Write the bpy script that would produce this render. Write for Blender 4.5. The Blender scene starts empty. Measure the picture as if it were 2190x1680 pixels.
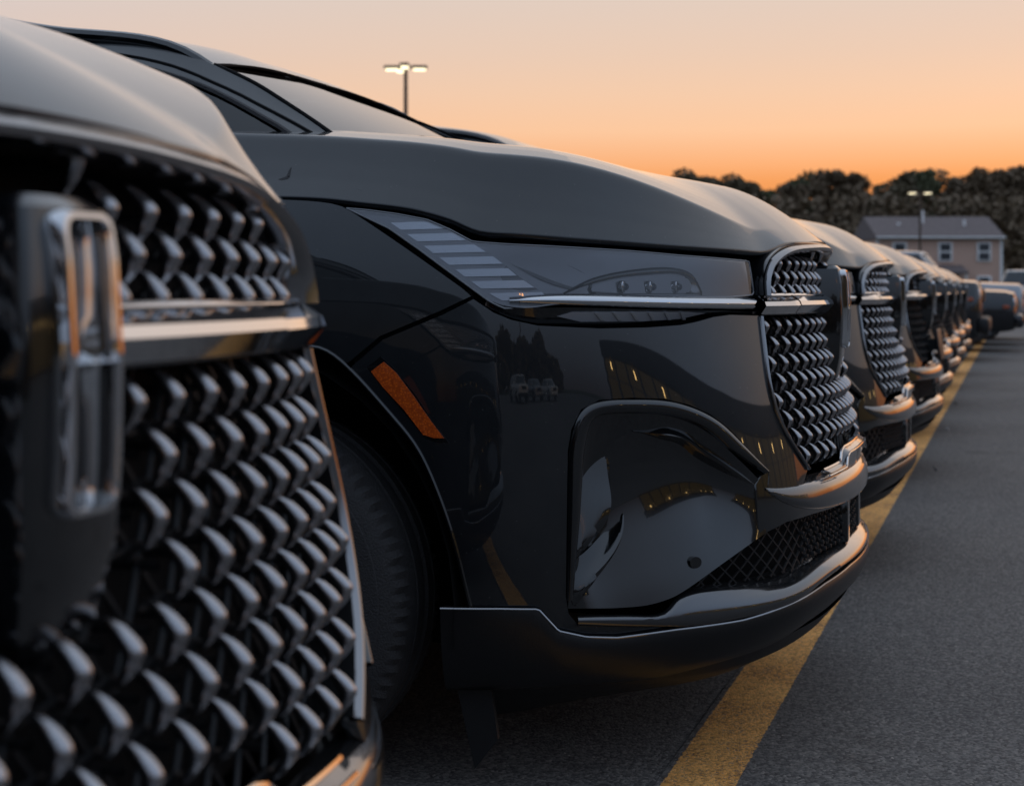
import bpy, bmesh, math, random
import numpy as np
from mathutils import Vector, Matrix, Euler
from mathutils.geometry import delaunay_2d_cdt
random.seed(7); RNG=np.random.default_rng(7)
scene=bpy.context.scene; COL=scene.collection
rad=math.radians

# ------------------------------------------------------------------ camera
YAW=rad(18.6)
cam=bpy.data.cameras.new('camera'); camo=bpy.data.objects.new('camera',cam); COL.objects.link(camo)
camo.location=(.38,-3.62,1.0); camo.rotation_euler=(rad(90),0,YAW)
cam.sensor_width=36; cam.lens=36*3190/2189.; cam.shift_y=-(840-620)/2189.
cam.clip_start=.05; cam.clip_end=2000
cam.dof.use_dof=True; cam.dof.focus_distance=2.65; cam.dof.aperture_fstop=cam.lens/8.8; cam.dof.aperture_blades=0
scene.camera=camo
scene.render.resolution_x=1024; scene.render.resolution_y=785
# ------------------------------------------------------------------ world: dusk sky
SUN_AZ=rad(-8)          # sunset glow lies 8 deg right of the row direction (+Y)
w=bpy.data.worlds.new('World'); scene.world=w; w.use_nodes=True
nt=w.node_tree; N=nt.nodes; L=nt.links; N.clear()
def nd(nt,t,**k):
    n=nt.nodes.new(t)
    for a,b in k.items(): setattr(n,a,b)
    return n
def ramp(nt,stops,interp='LINEAR'):
    r=nt.nodes.new('ShaderNodeValToRGB'); cr=r.color_ramp; cr.interpolation=interp
    while len(cr.elements)>1: cr.elements.remove(cr.elements[-1])
    cr.elements[0].position=stops[0][0]; cr.elements[0].color=(*stops[0][1],1)
    for p,c in stops[1:]:
        e=cr.elements.new(p); e.color=(*c,1)
    return r
def math_n(nt,op,a=None,b=None,c=None,clamp=False):
    m=nt.nodes.new('ShaderNodeMath'); m.operation=op; m.use_clamp=clamp
    for i,v in enumerate((a,b,c)):
        if v is None: continue
        if isinstance(v,(int,float)): m.inputs[i].default_value=v
        else: nt.links.new(v,m.inputs[i])
    return m.outputs[0]
tc=nd(nt,'ShaderNodeTexCoord'); sep=nd(nt,'ShaderNodeSeparateXYZ'); L.new(tc.outputs['Generated'],sep.inputs[0])
up=math_n(nt,'MAXIMUM',sep.outputs[2],0.0)
# towards the sunset / away from it
warm=ramp(nt,[(0,(.62,.19,.05)),(.05,(.84,.27,.065)),(.072,(.93,.36,.12)),(.083,(.98,.45,.20)),(.105,(.99,.59,.355)),(.13,(.92,.61,.42)),(.155,(.84,.61,.47)),(.19,(.77,.62,.53)),(.32,(.72,.66,.64)),(.55,(.60,.65,.74)),(1,(.54,.65,.82))])
cool=ramp(nt,[(0,(.22,.21,.25)),(.06,(.32,.37,.48)),(.16,(.45,.55,.74)),(.32,(.50,.64,.88)),(.6,(.52,.65,.87)),(1,(.54,.65,.82))])
L.new(up,warm.inputs[0]); L.new(up,cool.inputs[0])
dirv=nd(nt,'ShaderNodeVectorMath',operation='MULTIPLY'); L.new(tc.outputs['Generated'],dirv.inputs[0]); dirv.inputs[1].default_value=(1,1,0)
nrm=nd(nt,'ShaderNodeVectorMath',operation='NORMALIZE'); L.new(dirv.outputs[0],nrm.inputs[0])
dot=nd(nt,'ShaderNodeVectorMath',operation='DOT_PRODUCT'); L.new(nrm.outputs[0],dot.inputs[0]); dot.inputs[1].default_value=(-math.sin(SUN_AZ),math.cos(SUN_AZ),0)
az=nd(nt,'ShaderNodeMapRange'); az.interpolation_type='SMOOTHSTEP'; L.new(dot.outputs['Value'],az.inputs[0])
az.inputs[1].default_value=.02; az.inputs[2].default_value=.97
# the sky dims gradually away from the sunset, evenly towards the zenith
az2=nd(nt,'ShaderNodeMapRange'); az2.interpolation_type='SMOOTHSTEP'; L.new(dot.outputs['Value'],az2.inputs[0]); az2.inputs[1].default_value=-1.0; az2.inputs[2].default_value=.45; az2.inputs[3].default_value=.52; az2.inputs[4].default_value=0.0
dim=math_n(nt,'SUBTRACT',1.0,math_n(nt,'MULTIPLY',az2.outputs[0],math_n(nt,'SUBTRACT',1.0,up)))
cool2=nd(nt,'ShaderNodeMix',data_type='RGBA',blend_type='MULTIPLY'); cool2.inputs[0].default_value=1; L.new(cool.outputs[0],cool2.inputs[6]); L.new(dim,cool2.inputs[7])
mixc=nd(nt,'ShaderNodeMix',data_type='RGBA'); L.new(az.outputs[0],mixc.inputs[0]); L.new(cool2.outputs[2],mixc.inputs[6]); L.new(warm.outputs[0],mixc.inputs[7])
sky=nd(nt,'ShaderNodeTexSky',sky_type='NISHITA'); sky.sun_disc=False; sky.sun_elevation=rad(1.0); sky.sun_rotation=-SUN_AZ; sky.air_density=1.2; sky.dust_density=2.5
b1=nd(nt,'ShaderNodeBackground'); b2=nd(nt,'ShaderNodeBackground'); add=nd(nt,'ShaderNodeAddShader'); wo=nd(nt,'ShaderNodeOutputWorld')
L.new(mixc.outputs[2],b1.inputs[0]); b1.inputs[1].default_value=.96
L.new(sky.outputs[0],b2.inputs[0]); b2.inputs[1].default_value=.012
L.new(b1.outputs[0],add.inputs[0]); L.new(b2.outputs[0],add.inputs[1]); L.new(add.outputs[0],wo.inputs[0])
# ------------------------------------------------------------------ sun (already at the horizon, behind the trees)
sl=bpy.data.lights.new('sun','SUN'); so=bpy.data.objects.new('sun',sl); COL.objects.link(so)
sl.energy=.12; sl.angle=rad(50); sl.color=(1,.62,.35)
sd=Vector((-math.sin(SUN_AZ),math.cos(SUN_AZ),math.tan(rad(5)))); so.rotation_euler=sd.to_track_quat('Z','Y').to_euler()
scene.view_settings.view_transform='Standard'; scene.view_settings.look='None'; scene.view_settings.exposure=0; scene.view_settings.gamma=1
scene.view_settings.use_curve_mapping=False
scene.render.engine='CYCLES'

# ------------------------------------------------------------------ materials
MAT={}
def mat(name,base=(.5,.5,.5),rough=.5,metal=0,coat=0,coat_r=.03,spec=.5,emit=None,es=0,var=0,vscale=8,bump=0,bscale=60,rvar=0):
    m=bpy.data.materials.new(name); m.use_nodes=True; n=m.node_tree; b=n.nodes['Principled BSDF']
    b.inputs['Base Color'].default_value=(*base,1); b.inputs['Roughness'].default_value=rough; b.inputs['Metallic'].default_value=metal
    b.inputs['Coat Weight'].default_value=coat; b.inputs['Coat Roughness'].default_value=coat_r; b.inputs['Specular IOR Level'].default_value=spec
    if emit: b.inputs['Emission Color'].default_value=(*emit,1); b.inputs['Emission Strength'].default_value=es
    if var or bump or rvar:
        t=nd(n,'ShaderNodeTexCoord'); z=nd(n,'ShaderNodeTexNoise'); z.inputs['Scale'].default_value=vscale; z.inputs['Detail'].default_value=5
        n.links.new(t.outputs['Object'],z.inputs['Vector'])
        if var:
            r=ramp(n,[(.3,tuple(c*(1-var) for c in base)),(.7,tuple(min(1,c*(1+var)) for c in base))]); n.links.new(z.outputs[0],r.inputs[0]); n.links.new(r.outputs[0],b.inputs['Base Color'])
        if rvar:
            mr=nd(n,'ShaderNodeMapRange'); n.links.new(z.outputs[0],mr.inputs[0]); mr.inputs[1].default_value=.3; mr.inputs[2].default_value=.7
            mr.inputs[3].default_value=max(0,rough-rvar); mr.inputs[4].default_value=rough+rvar; n.links.new(mr.outputs[0],b.inputs['Roughness'])
        if bump:
            z2=nd(n,'ShaderNodeTexNoise'); z2.inputs['Scale'].default_value=bscale; n.links.new(t.outputs['Object'],z2.inputs['Vector'])
            bp=nd(n,'ShaderNodeBump'); bp.inputs['Strength'].default_value=bump; bp.inputs['Distance'].default_value=.01; n.links.new(z2.outputs[0],bp.inputs['Height']); n.links.new(bp.outputs[0],b.inputs['Normal'])
    MAT[name]=m; return m
def nd_sep(n,sock):
    s_=nd(n,'ShaderNodeSeparateColor'); n.links.new(sock,s_.inputs[0]); return s_.outputs[0]
def paint(name,base,dust=.0):
    """clear-coated metallic paint with fine flake and a little dust"""
    m=bpy.data.materials.new(name); m.use_nodes=True; n=m.node_tree; b=n.nodes['Principled BSDF']
    b.inputs['Metallic'].default_value=0; b.inputs['Roughness'].default_value=.5; b.inputs['Specular IOR Level'].default_value=.2
    b.inputs['Coat Weight'].default_value=1; b.inputs['Coat Roughness'].default_value=.02; b.inputs['Coat IOR'].default_value=1.6
    t=nd(n,'ShaderNodeTexCoord'); z=nd(n,'ShaderNodeTexNoise'); z.inputs['Scale'].default_value=9; z.inputs['Detail'].default_value=6; z.inputs['Roughness'].default_value=.65
    n.links.new(t.outputs['Object'],z.inputs[0])
    r=ramp(n,[(.35,base),(.75,tuple(c+dust for c in base))]); n.links.new(z.outputs[0],r.inputs[0])
    sp=nd(n,'ShaderNodeTexVoronoi'); sp.inputs['Scale'].default_value=95; n.links.new(t.outputs['Object'],sp.inputs[0])
    near=math_n(n,'LESS_THAN',sp.outputs['Distance'],.10); some=math_n(n,'GREATER_THAN',nd_sep(n,sp.outputs['Color']),.86); msk=math_n(n,'MULTIPLY',math_n(n,'MULTIPLY',near,some),.55)
    mx=nd(n,'ShaderNodeMix',data_type='RGBA'); n.links.new(msk,mx.inputs[0]); n.links.new(r.outputs[0],mx.inputs[6]); mx.inputs[7].default_value=(.10,.095,.09,1); n.links.new(mx.outputs[2],b.inputs['Base Color'])
    rr=ramp(n,[(.35,(.012,)*3),(.8,(.03,)*3)]); n.links.new(z.outputs[0],rr.inputs[0]); n.links.new(rr.outputs[0],b.inputs['Coat Roughness'])
    MAT[name]=m; return m
paint('black_paint',(.0028,.0042,.0062),.005)
mat('gloss_black',(.004,.0045,.0055),.12,0,1,.02,.5)
mat('satin_black',(.010,.010,.011),.45,0,0,.1,.4,bump=.15,bscale=600)
mat('semi_gloss',(.006,.006,.007),.34,0,0,.1,.5,bump=.05,bscale=300)
mat('deep_black',(.003,.003,.0035),.8,0,spec=.2)
mat('chrome',(.66,.66,.67),.07,1,rvar=.03,vscale=20)
mat('dark_chrome',(.30,.295,.30),.15,1,0,rvar=.06,vscale=30)
mat('smoked_chrome',(.11,.11,.115),.16,.9,1,.04,rvar=.05,vscale=14)
mat('stud_metal',(.40,.39,.40),.24,1,0,rvar=.07,vscale=40)
mat('rubber',(.042,.040,.041),.75,0,spec=.35,bump=.4,bscale=220)
mat('rim_metal',(.20,.20,.21),.3,.9)
mat('lamp_silver',(.40,.41,.43),.32,.6)
mat('lamp_grey',(.34,.35,.38),.4,.3)
mat('lamp_dark',(.15,.155,.17),.3,.2,.5)
mat('lamp_lens_blue',(.06,.07,.09),.05,.2,1,.02)
mat('lamp_segment',(.66,.70,.77),.25,.3,1,.05)
mat('interior',(.02,.02,.022),.8)
def amber():
    m=bpy.data.materials.new('amber'); m.use_nodes=True; n=m.node_tree; b=n.nodes['Principled BSDF']
    t=nd(n,'ShaderNodeTexCoord'); v=nd(n,'ShaderNodeTexVoronoi'); v.inputs['Scale'].default_value=230; n.links.new(t.outputs['Object'],v.inputs[0])
    r=ramp(n,[(0,(.75,.13,.006)),(.5,(.42,.06,.003)),(1,(.30,.04,.002))]); n.links.new(v.outputs[0],r.inputs[0]); n.links.new(r.outputs[0],b.inputs['Base Color'])
    b.inputs['Roughness'].default_value=.35; b.inputs['Coat Weight'].default_value=1; MAT['amber']=m
amber()
mat('red_lens',(.22,.008,.006),.2,0,1)
def glassy(name,tint,refl=1.0,base_alpha=.25,ior=1.5):
    """thin glass sheet: clear view through it plus Fresnel reflection"""
    m=bpy.data.materials.new(name); m.use_nodes=True; n=m.node_tree; n.nodes.clear()
    o=nd(n,'ShaderNodeOutputMaterial'); mx=nd(n,'ShaderNodeMixShader'); tr=nd(n,'ShaderNodeBsdfTransparent'); gl=nd(n,'ShaderNodeBsdfGlossy'); fr=nd(n,'ShaderNodeFresnel')
    tr.inputs[0].default_value=(*tint,1); gl.inputs['Roughness'].default_value=.02; gl.inputs[0].default_value=(refl,refl,refl,1); fr.inputs[0].default_value=ior
    n.links.new(fr.outputs[0],mx.inputs[0]); n.links.new(tr.outputs[0],mx.inputs[1]); n.links.new(gl.outputs[0],mx.inputs[2]); n.links.new(mx.outputs[0],o.inputs[0])
    MAT[name]=m
glassy('lens_clear',(.86,.87,.89),ior=1.6); glassy('windshield_glass',(.14,.17,.175),ior=1.55); glassy('tinted_glass',(.05,.065,.065),ior=1.5)

# ------------------------------------------------------------------ object helpers
def link(name,data,parent=None):
    o=bpy.data.objects.new(name,data); COL.objects.link(o)
    if parent is not None: o.parent=parent
    return o
def mesh(name,V,F,m,smooth=True,angle=None,normals=None):
    me=bpy.data.meshes.new(name); me.from_pydata([tuple(map(float,v)) for v in V],[],[tuple(int(i) for i in f) for f in F]); me.update()
    me.materials.append(MAT[m])
    if smooth:
        me.polygons.foreach_set('use_smooth',[True]*len(me.polygons))
        if angle: me.set_sharp_from_angle(angle=rad(angle))
    if normals is not None: me.normals_split_custom_set_from_vertices([tuple(map(float,v)) for v in normals])
    return me
def part(name,V,F,m,parent,smooth=True,angle=35,label=None,normals=None):
    o=link(name,mesh(name,V,F,m,smooth,None if normals is not None else angle,normals),parent)
    if label: o['label']=label
    return o
def thing(name,label,cat,loc=(0,0,0),rz=0,group=None):
    o=link(name,None); o.location=loc; o.rotation_euler=(0,0,rz); o['label']=label; o['category']=cat
    if group: o['group']=group
    return o
def copy_tree(o,parent=None,skip=()):
    c=o.copy(); COL.objects.link(c); c.parent=parent
    for ch in list(o.children):
        if ch.name.split('.')[0] in skip: continue
        copy_tree(ch,c,skip)
    return c
def spline(P,n=40):
    P=np.array(P,float);m=len(P)
    d=np.r_[0,np.cumsum(np.linalg.norm(np.diff(P,axis=0),axis=1)**.5)]
    A=np.zeros((m,m));b=np.zeros((m,P.shape[1]));h=np.diff(d)
    A[0,0]=2*h[0];A[0,1]=h[0];b[0]=3*(P[1]-P[0]);A[-1,-1]=2*h[-1];A[-1,-2]=h[-1];b[-1]=3*(P[-1]-P[-2])
    for i in range(1,m-1):
        A[i,i-1]=h[i];A[i,i]=2*(h[i]+h[i-1]);A[i,i+1]=h[i-1]
        b[i]=3*(h[i]*(P[i]-P[i-1])/h[i-1]+h[i-1]*(P[i+1]-P[i])/h[i])
    M=np.linalg.solve(A,b);out=[]
    for i in range(m-1):
        t=np.linspace(0,1,n,endpoint=False)[:,None]
        out.append((2*t**3-3*t**2+1)*P[i]+(t**3-2*t**2+t)*h[i]*M[i]+(-2*t**3+3*t**2)*P[i+1]+(t**3-t**2)*h[i]*M[i+1])
    return np.vstack(out+[P[-1:]])
def resample(P,n=None,step=None):
    P=np.array(P,float); d=np.r_[0,np.cumsum(np.linalg.norm(np.diff(P,axis=0),axis=1))]
    if n is None: n=max(2,int(math.ceil(d[-1]/step))+1)
    t=np.linspace(0,d[-1],n); return np.stack([np.interp(t,d,P[:,k]) for k in range(P.shape[1])],1)
def curve(P,n=60): return resample(spline(P,16),n)
def grid(rows,flip=False,close=False):
    """quad faces over rows of equal length"""
    r=len(rows);c=len(rows[0]);V=np.vstack(rows);F=[]
    for i in range(r-1):
        for j in range(c-1 if not close else c):
            k=(j+1)%c
            f=(i*c+j,i*c+k,(i+1)*c+k,(i+1)*c+j); F.append(f[::-1] if flip else f)
    return V,F
def tube(P,r,k=8,cap=True,up=(0,0,1),flat=1.0):
    P=np.array(P,float); n=len(P); R_=np.broadcast_to(np.asarray(r,float),(n,)) ; rows=[]
    T=np.gradient(P,axis=0); T/=np.linalg.norm(T,axis=1)[:,None]+1e-12
    for i in range(n):
        u=np.array(up,float); a=np.cross(T[i],u)
        if np.linalg.norm(a)<1e-3: a=np.cross(T[i],(1,0,0))
        a/=np.linalg.norm(a); b=np.cross(a,T[i])
        ang=np.arange(k)*2*np.pi/k; rows.append(P[i]+R_[i]*(np.cos(ang)[:,None]*a*flat+np.sin(ang)[:,None]*b))
    V,F=grid(rows,close=True)
    F=[f[::-1] for f in F]
    if cap: F.append(tuple(range(k))); F.append(tuple((n-1)*k+i for i in range(k))[::-1])
    return V,F
def box(c,s,bev=0,rot=None):
    bm=bmesh.new(); bmesh.ops.create_cube(bm,size=1); bmesh.ops.scale(bm,vec=s,verts=bm.verts)
    if bev: bmesh.ops.bevel(bm,geom=bm.edges[:],offset=bev,segments=2,affect='EDGES',profile=.5)
    if rot: bmesh.ops.rotate(bm,cent=(0,0,0),matrix=Euler(rot).to_matrix(),verts=bm.verts)
    bmesh.ops.translate(bm,vec=c,verts=bm.verts)
    V=[tuple(v.co) for v in bm.verts]; bm.verts.index_update(); F=[tuple(v.index for v in f.verts) for f in bm.faces]; bm.free(); return np.array(V),F
def join(*ms):
    V=[];F=[];k=0
    for v,f in ms:
        v=np.asarray(v); V.append(v); F+= [tuple(i+k for i in q) for q in f]; k+=len(v)
    return np.vstack(V),F
def mirror(VF):
    V,F=VF; V=np.array(V,float).copy(); V[:,1]*=-1; return V,[f[::-1] for f in F]

# ------------------------------------------------------------------ car body base surface  S(s,z): s = distance round the body from the nose, z = height
PLAN=[(-.045,0),(-.052,-.15),(-.078,-.32),(-.125,-.48),(-.20,-.63),(-.32,-.77),(-.48,-.875),(-.68,-.93),(-.95,-.95),(-1.5,-.955),(-2.4,-.955),(-3.7,-.94),(-4.3,-.89),(-4.65,-.74),(-4.79,-.45),(-4.83,0)]
_p=[(x,-y) for x,y in PLAN[1:4]][::-1]+PLAN+[(x,-y) for x,y in PLAN[-4:-1]][::-1]
_d=spline(_p)[120:-120]; _s=np.r_[0,np.cumsum(np.linalg.norm(np.diff(_d,axis=0),axis=1))]
_t=np.gradient(_d,_s,axis=0); _t/=np.linalg.norm(_t,axis=1)[:,None]; _n=np.c_[-_t[:,1],_t[:,0]]
if _n[0,0]<0: _n=-_n
SMAX=_s[-1]
def prof(T): d=spline(T,20); return d[:,0],d[:,1]
_fz=prof([(.15,.0),(.25,.04),(.33,.075),(.40,.08),(.5,.078),(.6,.07),(.8,.035),(.97,0),(1.05,-.012),(1.12,-.035),(1.25,-.09)])
_sz=prof([(.15,-.05),(.25,-.03),(.40,-.008),(.55,0),(.75,.002),(.9,-.004),(1.0,-.014),(1.1,-.03),(1.2,-.055),(1.4,-.12)])
def ss(a,b,x): t=np.clip((x-a)/(b-a),0,1); return t*t*(3-2*t)
def S(s,z,o=0.):
    s=np.asarray(s,float);z=np.asarray(z,float);a=np.abs(s);sg=np.where(s<0,-1.,1.)
    x=np.interp(a,_s,_d[:,0]);y=np.interp(a,_s,_d[:,1]);nx=np.interp(a,_s,_n[:,0]);ny=np.interp(a,_s,_n[:,1])
    w=1-ss(.45,1.0,a); e=w*np.interp(z,*_fz)+(1-w)*np.interp(z,*_sz)+o
    return np.stack([x+nx*e,(y+ny*e)*sg,z+0*x],-1)
def s_at_x(X): 
    i=np.argmin(np.abs(_d[:,0]-X)); return _s[i]
def inside(P,poly):
    P=np.asarray(P,float);poly=np.asarray(poly,float);x,y=P[:,0],P[:,1];r=np.zeros(len(P),bool)
    a=poly;b=np.roll(poly,-1,axis=0)
    for (x1,y1),(x2,y2) in zip(a,b):
        c=((y1>y)!=(y2>y)); 
        with np.errstate(divide='ignore',invalid='ignore'): r^=c&(x<(x2-x1)*(y-y1)/(y2-y1)+x1)
    return r
def seg_dist(P,a,b):
    d=b-a; t=np.clip(((P-a)@d)/(d@d+1e-15),0,1); return np.linalg.norm(P-a-t[:,None]*d,axis=1)
def cdt(poly,holes=(),lines=(),step=.02):
    """triangulate a 2-D outline with holes and crease lines, evenly filled with points; returns pts, tris, boundary loops, line ids per vertex"""
    loops=[resample(np.vstack([p,p[:1]]),step=step)[:-1] for p in [np.array(q,float) for q in [poly]+list(holes)]]
    # keep original corners: resample piecewise
    def rs(p,closed):
        p=np.array(p,float); q=np.vstack([p,p[:1]]) if closed else p; out=[]
        for a,b in zip(q[:-1],q[1:]):
            k=max(1,int(math.ceil(np.linalg.norm(b-a)/step))); out+= [a+(b-a)*i/k for i in range(k)]
        if not closed: out.append(q[-1])
        return np.array(out)
    loops=[rs(p,True) for p in [poly]+list(holes)]; ls=[rs(p,False) for p in lines]
    pts=[];edges=[];tag=[];k=0
    for i,l in enumerate(loops):
        n=len(l);pts.append(l);edges+=[(k+j,k+(j+1)%n) for j in range(n)];tag+=[-1-i]*n;k+=n
    for i,l in enumerate(ls):
        n=len(l);pts.append(l);edges+=[(k+j,k+j+1) for j in range(n-1)];tag+=[i+1]*n;k+=n
    A=np.vstack(pts); lo=loops[0].min(0);hi=loops[0].max(0)
    gx=np.arange(lo[0],hi[0],step);gz=np.arange(lo[1],hi[1],step*.87)
    G=np.array([(x+(step*.5 if j%2 else 0),z) for j,z in enumerate(gz) for x in gx])
    if len(G):
        ok=inside(G,loops[0])
        for h in loops[1:]: ok&=~inside(G,h)
        G=G[ok]
        for a,b in edges:
            if not len(G): break
            near=(np.abs(G-A[a]).max(1)<2*step+np.linalg.norm(A[b]-A[a])); bad=np.zeros(len(G),bool)
            bad[near]=seg_dist(G[near],A[a],A[b])<.5*step; G=G[~bad]
        A=np.vstack([A,G]); tag+=[0]*len(G)
    vo,_,fo,ov,_,_=delaunay_2d_cdt([Vector(p) for p in A],edges,[],0,1e-6)
    V=np.array([tuple(v) for v in vo]); tg=np.array([ (max((tag[i] for i in o),key=abs) if len(o) else 0) for o in ov])
    F=[tuple(f) for f in fo if len(f)==3]
    C=np.array([V[list(f)].mean(0) for f in F]); ok=inside(C,loops[0])
    for h in loops[1:]: ok&=~inside(C,h)
    F=[f if np.cross(V[f[1]]-V[f[0]],V[f[2]]-V[f[0]])>0 else f[::-1] for f,o in zip(F,ok) if o]
    return V,F,tg
def harmonic(V,F,val,fixed,it=900):
    nb=[set() for _ in V]
    for a,b,c in F: nb[a]|={b,c};nb[b]|={a,c};nb[c]|={a,b}
    m=max(len(x) for x in nb); I=np.zeros((len(V),m),int);W=np.zeros((len(V),m))
    for i,x in enumerate(nb):
        x=list(x); I[i,:len(x)]=x; W[i,:len(x)]=1/max(1,len(x))
    v=val.copy()
    for _ in range(it):
        n=(v[I]*W).sum(1); v=np.where(fixed,val,n)
    return v
def surf_normal(fn,V,side):
    h=1e-3; a=fn(V[:,0]+h,V[:,1])-fn(V[:,0]-h,V[:,1]); b=fn(V[:,0],V[:,1]+h)-fn(V[:,0],V[:,1]-h)
    n=np.cross(a,b); n/=np.linalg.norm(n,axis=1)[:,None]+1e-12; return n
def skin(poly,holes=(),off=0.,step=.02,thick=.014,fn=None):
    """sheet-metal panel on a base surface with turned-in edges; returns V,F,normals (right-hand side)"""
    fn=fn or (lambda s,z,o=0.: S(s,z,o)); P,F,tg=cdt(poly,holes,step=step)
    V=fn(P[:,0],P[:,1],off); n=surf_normal(fn,P,1)
    c=V.mean(0); 
    T=[np.cross(V[f[1]]-V[f[0]],V[f[2]]-V[f[0]]) for f in F[:50]]
    # orient outward: away from car axis
    out=np.array([c[0]+2.4 if abs(c[1])<.3 else 0,c[1],.3])
    if (n*(V-np.array([min(max(c[0],-4.2),-.8),0,.6]))).sum(1).mean()<0: n=-n
    F=[f if np.dot(np.cross(V[f[1]]-V[f[0]],V[f[2]]-V[f[0]]),n[f[0]])>0 else f[::-1] for f in F]
    # rim
    cnt={}
    for f in F:
        for a,b in ((f[0],f[1]),(f[1],f[2]),(f[2],f[0])): cnt[(a,b)]=1
    rim=[(a,b) for a,b in cnt if (b,a) not in cnt]
    ids=sorted({i for e in rim for i in e}); k=len(V); top={i:k+j for j,i in enumerate(ids)}; low={i:k+len(ids)+j for j,i in enumerate(ids)}
    Vi=V[ids]; Vl=fn(P[ids,0],P[ids,1],off-thick)
    rn=np.zeros((len(V),3))
    F2=[]
    for a,b in rim:
        F2.append((b,a,None))
        e=V[b]-V[a]; q=np.cross(e,n[a]); q/=np.linalg.norm(q)+1e-12; rn[a]+=q; rn[b]+=q
    rn=rn[ids]; rn/=np.linalg.norm(rn,axis=1)[:,None]+1e-12
    # rounded lip: normals blend between face normal and rim normal
    lipn=(n[ids]+rn); lipn/=np.linalg.norm(lipn,axis=1)[:,None]
    VV=np.vstack([V,Vi,Vl]); NN=np.vstack([n,lipn,rn]); FF=list(F)
    for b,a,_ in F2: FF.append((top[b],top[a],low[a],low[b]))
    return VV,FF,NN
def skin_part(name,m,parent,poly,holes=(),both=True,**k):
    V,F,Nn=skin(poly,holes,**k); r=[]
    r.append(part(name,V,F,m,parent,normals=Nn))
    if both:
        V2,F2=mirror((V,F)); N2=Nn.copy(); N2[:,1]*=-1; r.append(part(name,V2,F2,m,parent,normals=N2))
    return r
def relief(poly,bo,lines,step=.012,fn=None,soft=(),smooth=30):
    """panel pressed in and out: bo = depth at the outline, lines = [(points, depth)] hard creases, soft = rounded ones"""
    fn=fn or S; al=list(lines)+list(soft); P,F,tg=cdt(poly,(),[l for l,_ in al],step)
    val=np.zeros(len(P));fx=tg!=0; val[tg<0]=bo
    for i,(l,d) in enumerate(al): val[tg==i+1]=d
    o=harmonic(P,F,val,fx)
    if soft: o=harmonic(P,F,o,(tg<0)|((tg>0)&(tg<=len(lines))),smooth)
    V=fn(P[:,0],P[:,1],o)
    return V,[f[::-1] for f in F]
def off2(P,d):
    P=np.array(P,float);T=np.gradient(P,axis=0);T/=np.linalg.norm(T,axis=1)[:,None]; return P+d*np.c_[-T[:,1],T[:,0]]
def loftS(rows,n=60,k=4,sgn=1):
    """rows of (s,z,offset) control points -> smooth lofted strip"""
    R_=[curve(r,n) for r in rows]; A=np.stack(R_)            # rows x n x 3
    cols=np.stack([curve(A[:,j],(len(rows)-1)*k+1) for j in range(n)],1)
    return grid([S(c[:,0],c[:,1],c[:,2]) for c in cols])
def sweepS(path,pro,n=80,cap=False):
    """sweep a cross-section [(offset,dz)] along a (s,z) path on the body"""
    P=curve(path,n); rows=[S(P[:,0],P[:,1]+dz,o) for o,dz in pro]; return grid(rows)
def outward(VF,c=(-1.5,0,.6)):
    V,F=VF;V=np.asarray(V);c=np.array(c); t=sum(np.dot(np.cross(V[f[1]]-V[f[0]],V[f[2]]-V[f[0]]),V[f[0]]-c) for f in F)
    return (V,F) if t>0 else (V,[f[::-1] for f in F])
def both(name,VF,m,parent,angle=35,out=True,**k):
    if out: VF=outward(VF)
    return part(name,*VF,m,parent,angle=angle,**k),part(name,*mirror(VF),m,parent,angle=angle,**k)
def whole(name,VF,m,parent,angle=35,**k):
    VF=outward(VF); return part(name,*join(VF,mirror(VF)),m,parent,angle=angle,**k)

# ------------------------------------------------------------------ the car: traced outlines in (s,z)
HOOD_EDGE=[(1.80,1.197),(1.543,1.189),(1.467,1.183),(1.411,1.176),(1.320,1.165),(1.257,1.151),(1.210,1.136),(1.166,1.118),(1.103,1.112),(1.010,1.106),(.876,1.098),(.760,1.092),(.645,1.088),(.510,1.084),(.432,1.085)]
LIP=[(.356,1.100),(.25,1.108),(.12,1.110),(0,1.108)]
FENDER_TOP=[(1.175,.990),(1.303,1.076),(1.441,1.160),(1.469,1.171),(1.542,1.180),(1.70,1.186),(1.86,1.190)]
SEAM=[(1.171,.982),(1.234,.955),(1.354,.906),(1.419,.862)]
BUMP_TOP=[(1.171,0.982),(1.131,0.956),(1.096,0.942),(1.044,0.931),(0.920,0.925),(0.817,0.926),(0.739,0.930),(0.698,0.936),(0.653,0.945),(0.603,0.949),(0.504,0.946)]
GRILLE_EDGE=[(0.504,0.946),(0.508,0.914),(0.514,0.864),(0.518,0.806),(0.509,0.749),(0.486,0.700),(0.447,0.653),(0.412,0.618)]
VENT_OUT=[(0.551,0.629),(0.587,0.664),(0.643,0.720),(0.687,0.752),(0.735,0.773),(0.789,0.786),(0.858,0.790),(0.924,0.787),(0.961,0.769),(0.980,0.731),(0.987,0.690),(0.988,0.630),(0.989,0.503),(0.989,0.407)]
BEZEL_IN=[(0.619,0.654),(0.683,0.719),(0.755,0.754),(0.824,0.773),(0.875,0.777),(0.915,0.762),(0.938,0.737),(0.948,0.692),(0.967,0.597),(0.976,0.487),(0.979,0.423)]
RIDGE=[(0.857,0.719),(0.846,0.723),(0.792,0.716),(0.740,0.704),(0.705,0.680),(0.651,0.647),(0.590,0.606)]
VENT_BOT=[(0.971,0.382),(0.906,0.381),(0.825,0.383),(0.761,0.403),(0.694,0.444),(0.622,0.484),(0.568,0.509),(0.508,0.523),(0.408,0.526),(0.275,0.524),(0,.520)]
ARCH=[(1.176,.385),(1.187,.432),(1.208,.519),(1.241,.614),(1.279,.693),(1.318,.742),(1.361,.788),(1.419,.845)]
HX=-1.13; HS=None
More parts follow.
